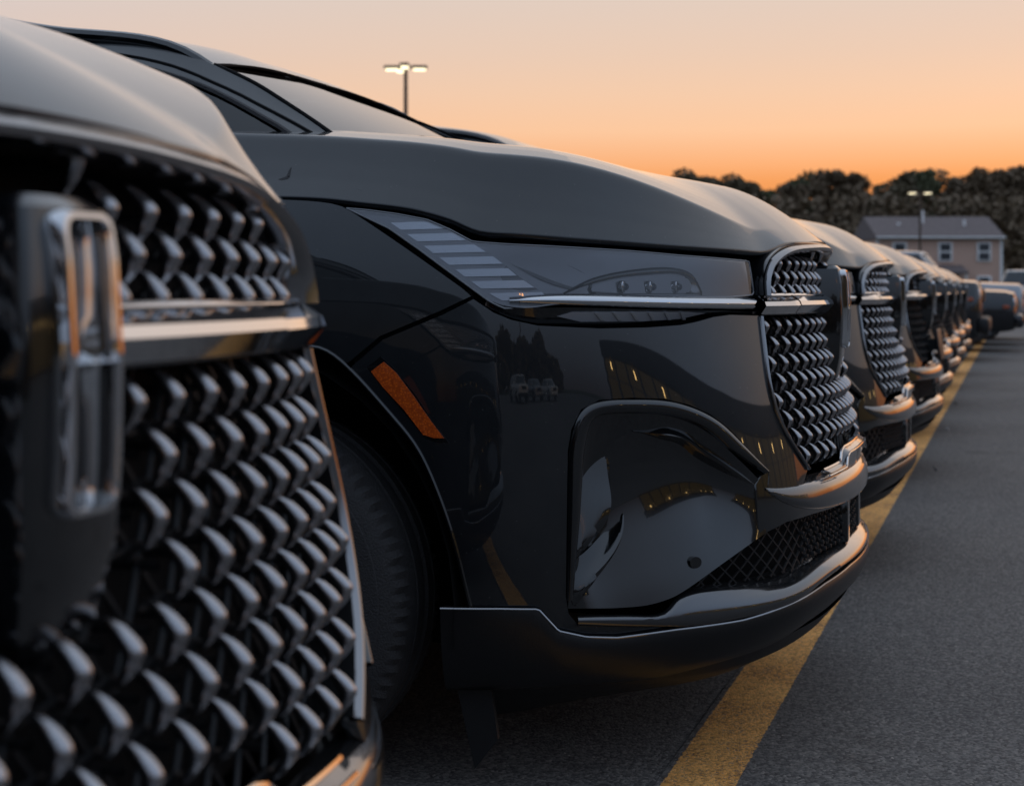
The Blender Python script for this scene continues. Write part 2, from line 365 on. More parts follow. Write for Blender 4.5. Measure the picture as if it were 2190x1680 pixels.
def ellipse(cx,cz,a,b,t0,t1,n): t=np.linspace(t0,t1,n); return [(cx+a*math.cos(q),cz+b*math.sin(q)) for q in t]
def sm(P,n=40): return [tuple(p) for p in curve(P,n)]

def build_car(name,label,group):
    car=thing(name,label,'car',group=group)
    sF=s_at_x(HX); RX=-3.98; sR=s_at_x(RX)
    # ---- fenders, bumper skin, doors, quarter panels
    arch_back=ellipse(sF,.39,.47,.497,math.pi*.5+.35,-.02,22)
    fender=[(1.176,.988)]+sm(FENDER_TOP,30)+[(2.20,1.195),(2.20,.31),(sF+.47,.31)]+arch_back[::-1]+[tuple(p) for p in curve([arch_back[0],(1.50,.885),(1.424,.857)],6)][1:]+SEAM[::-1][1:-1]
    fender=[p for i,p in enumerate(fender) if i==0 or math.dist(p,fender[i-1])>.004]
    # widen the seam a hair on the fender side
    fender=[(s+.004,z+.004) if any(math.dist((s,z),q)<1e-6 for q in SEAM) else (s,z) for s,z in fender]
    skin_part('fender','black_paint',car,fender,step=.022)
    bump=BUMP_TOP+GRILLE_EDGE[1:]+[(.436,.592),(.528,.590),(.560,.594)]+VENT_OUT+[(.982,.372),(.962,.349),(.855,.344),(.776,.341),(.773,.333),(.886,.323),(.948,.327),(1.006,.339),(1.022,.360),(1.034,.381),(1.05,.386)]+ARCH+[(1.413,.852)]+[(a-.003,b-.003) for a,b in SEAM[::-1][1:-1]]
    skin_part('front_bumper','black_paint',car,bump,step=.016)
    sB=[s_at_x(-2.60),s_at_x(-3.55)]
    skin_part('front_door','black_paint',car,[(2.206,1.195),(2.206,.31),(sB[0]-.003,.31),(sB[0]-.003,1.195)],step=.05)
    ra=ellipse(sR,.39,.46,.47,math.pi*.98,0,26)
    skin_part('rear_door','black_paint',car,[(sB[0]+.003,1.195),(sB[0]+.003,.31)]+[(sR-.46,.31)]+[p for p in ra if p[0]<sB[1]-.003]+[(sB[1]-.003,1.195)],step=.05)
    skin_part('quarter_panel','black_paint',car,[(sB[1]+.003,1.195)]+[p for p in ra if p[0]>sB[1]+.003]+[(sR+.46,.31),(s_at_x(-4.62),.33),(s_at_x(-4.62),1.195)],step=.05)
    for sg in (1,-1):
        for sX in (2.95,3.98):
            p=S(np.linspace(sX,sX+.2,8),np.full(8,1.02),.018); p[:,1]*=sg; part('door_handle',*tube(p,.012,8,flat=.7),'black_paint',car)
    sT=s_at_x(-4.62)
    tg=[(sT+.005,1.195),(sT+.005,.33),(SMAX,.33),(SMAX,1.195)]
    V,F,Nn=skin(tg,step=.06); V2,F2=mirror((V,F)); N2=Nn*np.array([1,-1,1])
    part('tailgate',np.vstack([V,V2]),F+[tuple(i+len(V) for i in f) for f in F2],'black_paint',car,normals=np.vstack([Nn,N2]))
    tl=[(sT-.12,1.02),(sT-.12,.95),(SMAX,.97),(SMAX,1.0)]
    V,F,Nn=skin(tl,off=.012,step=.05); V2,F2=mirror((V,F)); part('tail_lamp',np.vstack([V,V2]),F+[tuple(i+len(V) for i in f) for f in F2],'red_lens',car,normals=np.vstack([Nn,Nn*np.array([1,-1,1])]))
    # sill and underbody
    V,F=loftS([[(sF+.42,.335,-.012),(3.2,.335,-.012),(sR-.42,.335,-.012)],[(sF+.42,.30,.006),(3.2,.30,.006),(sR-.42,.30,.006)],[(sF+.42,.22,0),(3.2,.22,0),(sR-.42,.22,0)],[(sF+.42,.2,-.08),(3.2,.2,-.08),(sR-.42,.2,-.08)]],30,2)
    both('sill_cladding',(V,F),'satin_black',car)
    V,F=loftS([[(sR+.42,.35,-.004),(5.0,.35,-.004),(SMAX-.01,.35,-.004),(SMAX,.35,-.004)],[(sR+.42,.26,.01),(5.0,.26,.01),(SMAX-.01,.26,.01),(SMAX,.26,.01)],[(sR+.42,.23,-.1),(5.0,.23,-.1),(SMAX-.01,.23,-.1),(SMAX,.23,-.1)]],24,2)
    whole('rear_cladding',(V,F),'satin_black',car)
    part('underbody',*join(box((-2.5,0,.30),(3.9,1.16,.14)),box((-.62,0,.62),(.86,1.10,.62)),box((-2.55,0,.78),(2.0,1.70,.80)),box((-4.2,0,.75),(.7,1.12,.7))),'deep_black',car,smooth=False)
    # wheel liners
    for sx in (HX,RX):
        t=np.linspace(-.15,math.pi+.15,20); ring=np.stack([sx+.485*np.cos(t),np.zeros(20),.38+.50*np.sin(t)],1)
        rows=[ring+np.array([0,y,0]) for y in (-.925,-.60)]; V,F=grid(rows); c=np.array([[sx,-.60,.38]])
        V2=np.vstack([V,c]); F2=F+[(20+i,20+i+1,40) for i in range(19)]
        both('wheel_liner',(V2,F2),'deep_black',car,out=False)
    # arch lips: thin rolled edge
    lip=[tuple(p) for p in curve(ARCH+[(1.50,.888)]+arch_back[1:],90)]
    P=np.array(lip); V,F=tube(S(P[:,0],P[:,1],-.001),.0045,8); both('arch_lip',(V,F),'gloss_black',car,out=False)
    P=np.array(ra); V,F=tube(S(P[:,0],P[:,1],-.001),.0045,6); both('arch_lip',(V,F),'gloss_black',car,out=False)
    # ---- black core behind the shut lines and lamps
    zone=[(1.84,1.21)]+[(s,z+.022) for s,z in HOOD_EDGE[1:]]+[(.47,1.09),(.47,.93)]+[(s,z-.02) for s,z in BUMP_TOP[::-1][1:-1]]+[(1.16,.95),(1.25,1.01),(1.40,1.10),(1.50,1.15),(1.84,1.165)]
    V,F=relief(zone,-.062,[],.03); both('lamp_well',(V,F),'deep_black',car)
    P=np.array(SEAM); strip=[tuple(p) for p in off2(P,.02)]+[tuple(p) for p in off2(P,-.02)[::-1]]
    V,F=relief(strip,-.016,[],.03); both('seam_strip',(V,F),'deep_black',car)
    # ---- hood
    be=curve(HOOD_EDGE+LIP,110); o=np.interp(be[:,0],[0,.25,.45,.65,2],[.024,.020,.004,0,0]); B=S(be[:,0],be[:,1],o)
    t=np.r_[0,np.cumsum(np.linalg.norm(np.diff(B,axis=0),axis=1))]; t/=t[-1]
    spx=np.interp(t,[0,.5,.75,1],[-1.36,-.75,-.46,-.33]); spz=np.interp(spx,*[np.array(q) for q in zip(*[tuple(p) for p in curve([(-1.36,1.400),(-1.1,1.372),(-.85,1.341),(-.6,1.306),(-.33,1.258)],40)])])
    rx_=np.linspace(0,1,900); ry_=np.interp(rx_,*zip((0,0),(.034,.20),(.064,.40),(.088,.58),(.099,.665),(.107,.690),(.14,.722),(.2,.778),(.27,.832),(.34,.868),(.45,.908),(.7,.965),(1,1))); kk=np.ones(9)/9; ry_[4:-4]=np.convolve(ry_,kk,'valid'); rp=np.stack([rx_,ry_],1); bl=ss(.42,.86,t)
    rows=[]
    # turned-under edge
    rows.append(S(be[:,0],be[:,1]-.012,o-.014)); rows.append(S(be[:,0],be[:,1]-.006,o-.001))
    for v in np.linspace(0,1,96):
        wv=v**2.2; r=np.interp(wv,rp[:,0],rp[:,1])*(1-bl)+(1-(1-wv)**1.7)*bl
        x=B[:,0]+(spx-B[:,0])*wv; y=B[:,1]*(1-wv); z=B[:,2]+(spz-B[:,2])*r
        rows.append(np.stack([x,y,z],1))
    V,F=outward(grid(rows),(-.8,0,.7)); V2,F2=mirror((V,F)); 
    n=len(V); VV=np.vstack([V,V2]); FF=F+[tuple(i+n for i in f) for f in F2]
    # weld the centre line
    bm=bmesh.new(); me=mesh('hood',VV,FF,'black_paint'); bm.from_mesh(me); bmesh.ops.remove_doubles(bm,verts=bm.verts,dist=.0006); bm.to_mesh(me); bm.free(); me.polygons.foreach_set('use_smooth',[True]*len(me.polygons)); me.update()
    hood=link('hood',me,car)
    # washer jet
    # ---- headlamps
    for sg in (1,-1):
        def mk(nm,VF,m,par,**k):
            VF=outward(VF)
            if sg<0: VF=mirror(VF)
            return part(nm,*VF,m,par,**k)
        tipP=[(1.445,1.163),(1.401,1.159),(1.335,1.150),(1.271,1.138),(1.224,1.119),(1.175,1.094),(1.107,1.089),(1.017,1.085),(.848,1.077),(.722,1.069),(.510,1.060),(.508,.990)]
        lowP=[(.60,.985),(.80,.985),(.95,.978),(1.014,.972),(1.055,.966),(1.111,.964),(1.140,.978),(1.161,.993),(1.222,1.036),(1.284,1.079),(1.349,1.121)]
        lens=tipP+lowP
        hl=mk('headlamp',relief(lens,-.012,[],.014,soft=[([(1.36,1.135),(1.25,1.085),(1.14,1.02)],-.030),([(1.10,1.05),(.95,1.045),(.75,1.04),(.56,1.03)],-.052)],smooth=40),'lamp_grey',car)                       # housing bowl
        # light blade housing with seven glowing-white slats
        blade=[(1.401,1.156),(1.335,1.147),(1.271,1.135),(1.224,1.117),(1.193,1.100),(1.163,1.084),(1.123,1.060),(1.079,1.025),(1.037,.998),(1.014,.985),(1.045,.975),(1.111,.974),(1.131,.984),(1.161,1.001),(1.222,1.044),(1.284,1.087),(1.349,1.129)]
        mk('light_blade',relief(blade,-.016,[],.02),'lamp_dark',hl)
        for k in range(7):
            z0=1.133-.0232*k; dz=.0145
            # left end follows the lower blade edge, right end the upper edge
            lo=np.array([(1.014,.976),(1.111,.974),(1.161,1.001),(1.222,1.044),(1.284,1.087),(1.349,1.129),(1.401,1.158)]); hi=np.array([(1.014,.985),(1.037,.998),(1.079,1.025),(1.123,1.060),(1.163,1.084),(1.193,1.100),(1.224,1.117),(1.271,1.135),(1.335,1.147),(1.401,1.156)])
            sl=lambda z: np.interp(z,lo[:,1],lo[:,0])-.006
            sr=lambda z: np.interp(z,hi[:,1],hi[:,0])+.005
            q=[(sl(z0),z0),(sl(z0-dz),z0-dz),(sr(z0-dz),z0-dz+.002),(sr(z0),z0+.002)]
            if q[0][0]-q[3][0]<.02: continue
            V,F,_=skin(q,off=-.010,step=.02,thick=.01); mk('light_slat',(V,F),'lamp_segment',hl)
        # low-beam pod: black arched bowl with three projector lenses in square bezels
        pod=[(.990,.992),(.94,1.012),(.87,1.028),(.79,1.036),(.735,1.037),(.69,1.024),(.670,.992)]
        mk('reflector_pod',relief(pod,-.010,[([(.92,1.000),(.80,1.012),(.715,1.010)],-.046)],.010),'smoked_chrome',hl,angle=60)
        P=curve(pod,60); wv_=np.interp(np.linspace(0,1,60),[0,.2,.6,1],[.25,.8,1,.7]); V,F=grid([S(P[:,0],P[:,1]+d*wv_,o) for d,o in ((-.006,-.020),(-.004,-.009),(.003,-.007),(.008,-.009),(.010,-.022))]); mk('pod_rim',(V,F),'gloss_black',hl,angle=60)
        for sc in (.725,.79,.855):
            c=S(sc,1.006,-.024); fr=box((0,0,0),(.014,.046,.024),.003); mk('projector',(fr[0]+c,fr[1]),'chrome',hl)
            bm=bmesh.new(); bmesh.ops.create_uvsphere(bm,u_segments=14,v_segments=8,radius=.0095); Vs=np.array([tuple(v.co) for v in bm.verts]); bm.verts.index_update(); Fs=[tuple(v.index for v in f.verts) for f in bm.faces]; bm.free()
            nn_=S(sc,1.006,.0)-S(sc,1.006,-.01); nn_/=np.linalg.norm(nn_); mk('projector_lens',(Vs*np.array([1,1.5,.9])+c+nn_*.006,Fs),'lamp_lens_blue',hl)
        # dark stepped box next to the grille with bright louvre edges
        V,F,_=skin([(.652,1.058),(.652,.994),(.528,.992),(.528,1.050)],off=-.018,step=.03,thick=.03); mk('lamp_baffle',(V,F),'deep_black',hl)
        for k in range(4):
            z_=1.046-.013*k; V,F,_=skin([(.640,z_),(.640,z_-.004),(.575,z_-.004),(.575,z_)],off=-.013,step=.03,thick=.012); mk('lamp_louvre',(V,F),'lamp_silver',hl)
        # silver wing that sweeps from the slats down into the chrome floor, and the light guide above it
        V,F=loftS([[(1.165,1.085,-.020),(1.10,1.052,-.016),(1.03,1.018,-.013),(.955,.998,-.012),(.87,.993,-.012)],[(1.140,1.090,-.028),(1.075,1.062,-.030),(1.0,1.034,-.030),(.93,1.012,-.026),(.85,.998,-.018)]],40,4); mk('lamp_wing',(V,F),'lamp_silver',hl,angle=60)
        for q in ([(1.10,1.078),(1.02,1.062),(.95,1.036),(.90,1.010),(.84,.996)],[(1.06,1.080),(.99,1.066),(.93,1.046),(.89,1.030)]):
            P=curve(q,30); mk('light_guide',tube(S(P[:,0],P[:,1],-.018),.0016,6),'chrome',hl)
        # moulded rim of the lamp glass
        P=resample(np.array(lens+lens[:1]),160); mk('lens_rim',tube(S(P[:,0],P[:,1],-.0025),.0019,6,cap=False),'lamp_dark',hl)
        # flowing chrome floor of the lamp that runs into the grille bar
        V,F=loftS([[(1.10,.988,-.016),(1.0,.994,-.016),(.8,.990,-.014),(.505,.986,-.012)],[(1.10,.982,-.003),(1.0,.985,.002),(.8,.982,.006),(.505,.978,.008)],[(1.10,.976,-.004),(1.0,.973,.0),(.8,.967,.004),(.505,.962,.006)],[(1.10,.972,-.02),(1.0,.968,-.02),(.8,.962,-.02),(.505,.956,-.02)]],50,3)
        mk('lamp_trim',(V,F),'chrome',hl,angle=50)
        V,F,_=skin(lens,off=-.002,step=.02,thick=.004); mk('lens',(V,F),'lens_clear',hl)
        # black lower lamp with its ribbed lens
        blk=[(1.14,.978),(1.10,.966),(1.0,.965),(.80,.960),(.504,.954),(.512,.949),(.601,.953),(.651,.949),(.696,.940),(.738,.934),(.816,.930),(.920,.929),(1.044,.935),(1.096,.946),(1.131,.960)]
        bt=[(1.145,.982,-.012),(1.10,.968,.0),(1.0,.966,.001),(.80,.961,.001),(.60,.957,.001),(.506,.955,.001)]; bb=[(1.150,.970,-.012),(1.096,.946,-.012),(1.0,.931,-.020),(.82,.930,-.022),(.66,.947,-.016),(.506,.949,-.006)]
        mk('lower_lamp_surround',loftS([bt,[((a[0]+b[0])/2,(a[1]+b[1])/2,(a[2]+b[2])/2) for a,b in zip(bt,bb)],bb],60,3),'gloss_black',hl)
        l2=[(1.005,.949),(.975,.9575),(.85,.9575),(.72,.956),(.668,.953),(.73,.942),(.82,.938),(.955,.938)]
        bt_=np.array(bt);bb_=np.array(bb)
        def und(s,z,o=0.):
            s=np.asarray(s,float);zt_=np.interp(s,bt_[::-1,0],bt_[::-1,1]);zb_=np.interp(s,bb_[::-1,0],bb_[::-1,1]);f=np.clip((np.asarray(z)-zb_)/(zt_-zb_+1e-6),0,1); return S(s,z,np.interp(s,bb_[::-1,0],bb_[::-1,2])*(1-f)+o)
        V,F,_=skin(l2,off=.003,step=.012,thick=.005,fn=und); mk('corner_lamp',(V,F),'lamp_grey',hl)
        for k in range(6):
            s0=.93-.038*k; V,F,_=skin([(s0,.9555),(s0-.016,.940),(s0-.024,.940),(s0-.008,.9555)],off=.006,step=.02,thick=.004,fn=und); mk('lamp_rib',(V,F),'lamp_silver',hl)
        # side marker
        mk_=[(1.374,.841),(1.348,.860),(1.322,.839),(1.288,.796),(1.252,.747),(1.226,.714),(1.245,.714),(1.267,.720),(1.305,.767),(1.347,.809)]
        V,F,_=skin(mk_,off=.003,step=.012,thick=.006); mk('side_marker',(V,F),'amber',car,angle=40)
        c=np.array(mk_); cc=c.mean(0); V,F,_=skin([tuple(cc+(p-cc)*1.10+np.sign(p-cc)*.002) for p in c],off=.0008,step=.02,thick=.004); mk('marker_rim',(V,F),'gloss_black',car)
    # ---- bumper air curtain (pressed gloss-black panel)
    # rolled bezel round the opening
    vo=curve([(.556,.634)]+VENT_OUT[1:-1]+[(.989,.40)],120); Tn=np.gradient(vo,axis=0); Tn/=np.linalg.norm(Tn,axis=1)[:,None]; nv=np.c_[-Tn[:,1],Tn[:,0]]
    if (nv[60]@(np.array([.79,.60])-vo[60]))<0: nv=-nv
    wd=np.interp(np.linspace(0,1,120),[0,.12,.5,.62,.8,1],[.35,1.0,1.0,1.15,.9,.5])
    rows=[S(vo[:,0]+nv[:,0]*d*wd,vo[:,1]+nv[:,1]*d*wd,o) for o,d in ((-.02,.001),(-.003,.002),(.005,.006),(.007,.012),(.006,.020),(.003,.027),(-.004,.031),(-.016,.032),(-.07,.033))]
    both('vent_bezel',grid(rows),'gloss_black',car,angle=70)
    # scooped inner wall
    top=curve([(.972,.60),(.958,.69),(.940,.742),(.905,.770),(.86,.776),(.80,.768),(.745,.750),(.69,.718),(.64,.674),(.575,.610)],60); bot=curve([(.984,.383),(.94,.382),(.90,.381),(.86,.3815),(.825,.384),(.79,.392),(.761,.404),(.694,.445),(.622,.485),(.572,.508)],60)
    u=np.linspace(0,1,60); fs=np.linspace(0,1,28); D=curve([(0,-.012),(.14,-.026),(.33,-.038),(.52,-.037),(.66,-.029),(.80,-.018),(.9,-.009),(1,0)],60); rows=[]
    side=(.25+.75*ss(0,.16,u))*(.15+.85*ss(0,.30,1-u))
    for f in fs:
        p=top+(bot-top)*f; rows.append(S(p[:,0],p[:,1],np.interp(f,D[:,0],D[:,1])*side))
    both('air_curtain',grid(rows),'gloss_black',car,angle=70)
    # folded inner fin
    rd=curve(RIDGE[1:]+[(.566,.594)],60); Tn=np.gradient(rd,axis=0); Tn/=np.linalg.norm(Tn,axis=1)[:,None]; nr=np.c_[-Tn[:,1],Tn[:,0]]
    if nr[30,1]<0: nr=-nr
    tw=ss(0,.25,np.linspace(0,1,60))
    rows=[S(rd[:,0]+nr[:,0]*d*(.3+.7*tw),rd[:,1]+nr[:,1]*d*(.3+.7*tw),o-.016*(1-tw)) for o,d in ((-.05,.030),(-.022,.016),(-.008,.004),(-.005,0),(-.008,-.004),(-.022,-.010),(-.06,-.016))]
    both('curtain_fin',grid(rows),'gloss_black',car,angle=70)
    # chin panel between fin, lip and mesh
    skin_part('chin_panel','gloss_black',car,[(.551,.629),(.575,.622),(.590,.606),(.590,.502),(.568,.509),(.508,.523),(.408,.526),(.275,.524),(0,.520),(0,.534),(.262,.538),(.407,.546),(.505,.567),(.560,.596)],step=.014,off=-.001,thick=.02)
    # two blades standing in the curtain
    bl1=loftS([[(.945,.728,-.046),(.955,.66,-.036),(.966,.58,-.020),(.980,.48,-.002)],[(.894,.724,-.040),(.897,.63,-.026),(.904,.57,-.012),(.976,.482,.002)],[(.889,.722,-.043),(.891,.63,-.030),(.897,.565,-.017),(.973,.474,-.003)],[(.892,.720,-.07),(.893,.63,-.07),(.900,.565,-.07),(.972,.472,-.03)]],40,3); both('curtain_blade',bl1,'gloss_black',car,angle=35)
    bl2=loftS([[(.984,.470,-.012),(.950,.487,-.020),(.915,.515,-.030),(.876,.548,-.040)],[(.985,.430,-.002),(.950,.445,-.006),(.908,.49,-.014),(.870,.545,-.030)],[(.974,.390,.004),(.928,.448,.003),(.880,.515,-.008),(.865,.560,-.028)],[(.969,.386,-.001),(.922,.446,-.004),(.875,.513,-.014),(.862,.560,-.032)],[(.968,.384,-.02),(.920,.446,-.04),(.873,.513,-.05),(.861,.560,-.06)]],40,3); both('curtain_blade',bl2,'gloss_black',car,angle=35)
    # parking sensor
    q=ellipse(.730,.462,.012,.0115,0,2*math.pi,15)[:-1]; V,F,_=skin(q,off=-.002,step=.01,thick=.02); both('parking_sensor',(V,F),'gloss_black',car)
    # ---- lower intake mesh
    up_=np.array(VENT_BOT[3:]); lo_=np.array([(.761,.395),(.694,.406),(.62,.410),(.535,.412),(.45,.414),(.37,.430),(.2,.432),(0,.432)])
    V,F=loftS([[(.79,.42,-.03)]+[(s,z+.006,-.062) for s,z in up_[1::2]]+[(0,.53,-.062)],[(.79,.38,-.03)]+[(s,z-.02,-.072) for s,z in lo_[1::2]]],40,4); whole('intake_backing',(V,F),'deep_black',car)
    def zu(s): return np.interp(s,up_[::-1,0],up_[::-1,1])
    def zl(s): return np.interp(s,lo_[::-1,0],lo_[::-1,1])
    wires=[];nodes=[]
    pit=.036; vp=.034
    for k in range(-30,60):
        for d in (1,-1):
            s=np.linspace(0,.765,160); z=.40+k*vp+d*s*vp/pit; ok=(z<zu(s))&(z>zl(s)-.004)
            i=np.where(ok)[0]
            if len(i)<3: continue
            for g in np.split(i,np.where(np.diff(i)>1)[0]+1):
                if len(g)<3: continue
                P=resample(S(s[g],z[g],-.028),n=max(3,len(g)//6)); wires.append(tube(P,.0028,5,cap=False))
    for a in range(0,24):
        for b in range(-6,8):
            s=a*pit*.5; z=.40+b*vp+(vp*.5 if a%2 else 0)
            if s<.75 and zl(s)<z<zu(s):
                V,F=box((0,0,0),(.013,.009,.009),.002); nodes.append((V+S(s,z,-.024),F))
    V,F=join(*wires,*nodes); whole('intake_mesh',(V,F),'satin_black',car)
    V,F=box(tuple(S(.12,.472,-.034)),(.05,.035,.10),.005); both('radar_sensor',(V,F),'gloss_black',car)
    # ---- bright skid trim under the intake
    sk=[.965,.855,.795,.755,.62,.493,.372,.2,0]
    rows=[([.368,.366,.368,.399,.411,.414,.430,.434,.434],[0,0,0,-.012,-.040,-.056,-.070,-.075,-.075]),
          ([.366,.364,.366,.391,.401,.404,.420,.426,.427],[.006,.008,.010,.002,-.012,-.026,-.034,-.038,-.038]),
          ([.3635,.361,.362,.381,.392,.397,.414,.421,.422],[.009,.012,.014,.008,-.001,-.010,-.016,-.018,-.018]),
          ([.362,.358,.357,.370,.379,.387,.403,.411,.412],[.010,.013,.015,.014,.012,.010,.006,.004,.004]),
          ([.356,.350,.348,.352,.361,.373,.392,.401,.402],[.010,.013,.015,.017,.017,.016,.013,.012,.012]),
          ([.350,.344,.341,.339,.347,.360,.381,.391,.392],[.006,.009,.011,.013,.013,.012,.009,.008,.008]),
          ([.346,.340,.337,.334,.341,.353,.374,.384,.385],[-.02]*9)]
    V,F=loftS([list(zip(sk,z,o)) for z,o in rows],70,3); whole('skid_trim',(V,F),'smoked_chrome',car,angle=40)
    # ---- bright lip under the grille
    lk=[.566,.528,.48,.436,.36,.20,0]
    rows=[([.602,.600,.600,.600,.600,.598,.597],[-.02,-.02,-.02,-.025,-.03,-.03,-.03]),
          ([.597,.592,.590,.590,.590,.588,.587],[.001,.002,.003,.004,.005,.006,.006]),
          ([.595,.584,.577,.573,.569,.565,.564],[.002,.006,.009,.011,.013,.014,.014]),
          ([.593,.574,.560,.551,.542,.535,.533],[.002,.006,.009,.011,.012,.012,.012]),
          ([.592,.568,.551,.541,.531,.524,.522],[-.003,-.001,.001,.002,.002,.001,.0]),
          ([.591,.566,.549,.539,.529,.522,.520],[-.03]*7)]
    V,F=loftS([list(zip(lk,z,o)) for z,o in rows],60,3); whole('grille_lip',(V,F),'smoked_chrome',car,angle=40)
    # plate plinth with stepped bright edges between lip and grille
    pl=[(0,.646),(.165,.643),(.190,.636),(.205,.618),(.330,.612),(.372,.600),(.372,.594),(0,.592)]
    V,F=relief(pl,.0,[([(0.002,.638),(.158,.635),(.180,.628),(.196,.611),(.320,.605)],.014)],.014); whole('plate_plinth',(V,F),'smoked_chrome',car,angle=30)
    for dz,oo,r_ in ((0,.003,.0032),(-.012,.016,.0024)):
        P=resample([(0,.648+dz),(.166,.645+dz),(.184,.640+dz),(.193,.635+dz),(.207,.620+dz),(.215,.617+dz),(.335,.612+dz)],90); V,F=tube(S(P[:,0],P[:,1],oo),r_,6); whole('plinth_edge',(V,F),'chrome',car)
    # ---- lower cladding and chin
    ck=[1.235,1.12,1.044,1.026,1.004,.948,.886,.773,.636,.535,.375,.2,0]
    zt=[.383,.385,.384,.364,.340,.326,.322,.332,.339,.353,.374,.384,.385]; zb=[.223,.226,.228,.228,.228,.228,.229,.231,.250,.262,.290,.306,.312]
    ot=np.interp(ck,[0,.3,.6,.9,1.3],[.004,.005,.006,.004,.002])
    def crow(f,do): return [(s,b+(t_-b)*f,o_+do) for s,t_,b,o_ in zip(ck,zt,zb,ot)]
    P=np.array([resample(crow(f,d),140) for f,d in ((1.0,-.03),(1.0,.004),(.96,.006),(.75,.008),(.5,.006),(.25,.0),(0,-.012),(-.08,-.03),(-.1,-.12))])
    V,F=grid([S(r[:,0],r[:,1],r[:,2]) for r in P]); whole('lower_cladding',(V,F),'semi_gloss',car,angle=40)
    # bright pinstripe along its top edge
    P=resample(crow(1.0,.0055),150); P[:,1]+=.001; V,F=tube(S(P[:,0],P[:,1],P[:,2]),.0024,6); whole('cladding_edge',(V,F),'dark_chrome',car)
    P=[[(1.19,.205,-.06),(.95,.20,-.06),(.6,.205,-.05),(.3,.22,-.04),(0,.232,-.04)],[(1.17,.12,-.16),(.9,.145,-.17),(.6,.17,-.17),(.3,.20,-.17),(0,.215,-.17)]]
    V,F=loftS([[(s,z+.06,o+.03) for s,z,o in P[0]]]+P,40,2); whole('chin_spoiler',(V,F),'satin_black',car)
    fl=np.array([(-.668,-.85,.215),(-.63,-.85,.055),(-.585,-.84,.115),(-.60,-.84,.215)]); V=np.vstack([fl,fl+np.array([0,.012,0])]); both('air_deflector',(V,[(0,1,2,3),(7,6,5,4),(0,4,5,1),(1,5,6,2),(2,6,7,3),(3,7,4,0)]),'satin_black',car)
    # ---- chrome bar, emblem, grille
    pro=[(-.022,.0165),(.006,.0165),(.022,.005),(.024,-.004),(.008,-.0215),(-.022,-.0215)]
    V,F=sweepS([(.507,.9705),(.40,.9705),(.345,.9705)],pro,24); both('bar_end',(V,F),'chrome',car,angle=20)
    V,F=sweepS([(.341,.9705),(.25,.9705),(.15,.9705),(.062,.9705)],[(a+.001,b+.001) for a,b in pro],40); both('grille_bar',(V,F),'chrome',car,angle=20)
    gr=link('grille',None,car)
    # backing well, kept open at the bottom so the radiator shows
    upg=[(.483,.988),(.478,1.02),(.462,1.042),(.440,1.058),(.356,1.084),(.231,1.096),(.10,1.101),(0,1.102)]
    V,F=relief([(0,.955)]+[(.50,.955)]+GRILLE_EDGE[1:]+[(0,.60)],-.075,[],.05); whole('grille_backing',(V,F),'deep_black',gr)
    V,F=relief([(0,.975)]+upg[::1]+[] if 0 else [(0,.975),(.485,.975)]+upg[1:],-.06,[],.05); whole('grille_backing',(V,F),'deep_black',gr)
    # surrounds
    P=np.array(sm(upg[0:1]+upg,90)) if 0 else np.array(sm(upg,90))
    pr=[(-.05,-.013),(.010,-.013),(.020,-.008),(.024,-.002),(.018,.005),(-.03,.007)]
    rows=[]
    T=np.gradient(P,axis=0); T/=np.linalg.norm(T,axis=1)[:,None]; nn2=np.c_[-T[:,1],T[:,0]]
    if nn2[60,1]<0: nn2=-nn2
    for o,d in pr: rows.append(S(P[:,0]+nn2[:,0]*d,P[:,1]+nn2[:,1]*d,o+np.interp(P[:,0],[0,.4],[.012,0])))
    V,F=grid(rows); whole('upper_surround',(V,F),'dark_chrome',gr,angle=40)
    rows=[]
    for o,d in [(-.02,.006),(.012,.008),(.014,.012),(-.03,.014)]: rows.append(S(P[:,0]+nn2[:,0]*d,P[:,1]+nn2[:,1]*d,o+np.interp(P[:,0],[0,.4],[.012,0])))
    V,F=grid(rows); whole('hood_seal',(V,F),'gloss_black',gr,angle=40)
    P=np.array(sm(GRILLE_EDGE,60)); T=np.gradient(P,axis=0); T/=np.linalg.norm(T,axis=1)[:,None]; nn2=np.c_[-T[:,1],T[:,0]]
    if nn2[5,0]>0: nn2=-nn2
    rows=[S(P[:,0]+nn2[:,0]*d,P[:,1]+nn2[:,1]*d,o) for o,d in [(-.006,.002),(.004,.002),(.007,.0035),(.008,.0055),(.007,.0075),(.003,.0088),(.0,.009)]]
    V,F=grid(rows); both('side_surround',(V,F),'dark_chrome',gr,angle=40)
    V,F=grid([S(P[:,0]+nn2[:,0]*d,P[:,1]+nn2[:,1]*d,o) for o,d in [(.0,.0088),(-.04,.010),(-.075,.010)]]); both('side_return',(V,F),'deep_black',gr)
    V,F=sweepS([(.48,.9915),(.3,.9915),(.07,.9915)],[(-.05,.001),(.006,.001),(.009,-.002),(.006,-.004),(-.05,-.005)],40); both('sill_strip',(V,F),'chrome',gr,angle=30)
    V,F=sweepS([(.497,.947),(.3,.947),(.07,.947)],[(-.05,.003),(.004,.003),(.006,0),(-.05,-.004)],40); both('under_bar_strip',(V,F),'smoked_chrome',gr,angle=30)
    # stud: a bent, faceted drop, keel forward
    spn=spline([(-.010,.0300,.0020,.0020),(-.001,.0250,.0048,.0042),(.0085,.0130,.0066,.0058),(.0150,.0000,.0072,.0064),(.0150,-.0075,.0070,.0062),(.0085,-.0175,.0058,.0052),(.001,-.0265,.0042,.0040),(-.006,-.0300,.0020,.0020)],2)
    spn=spn*np.array([.92,.80,.90,.98])
    rows=[]; an=np.arange(10)*2*np.pi/10
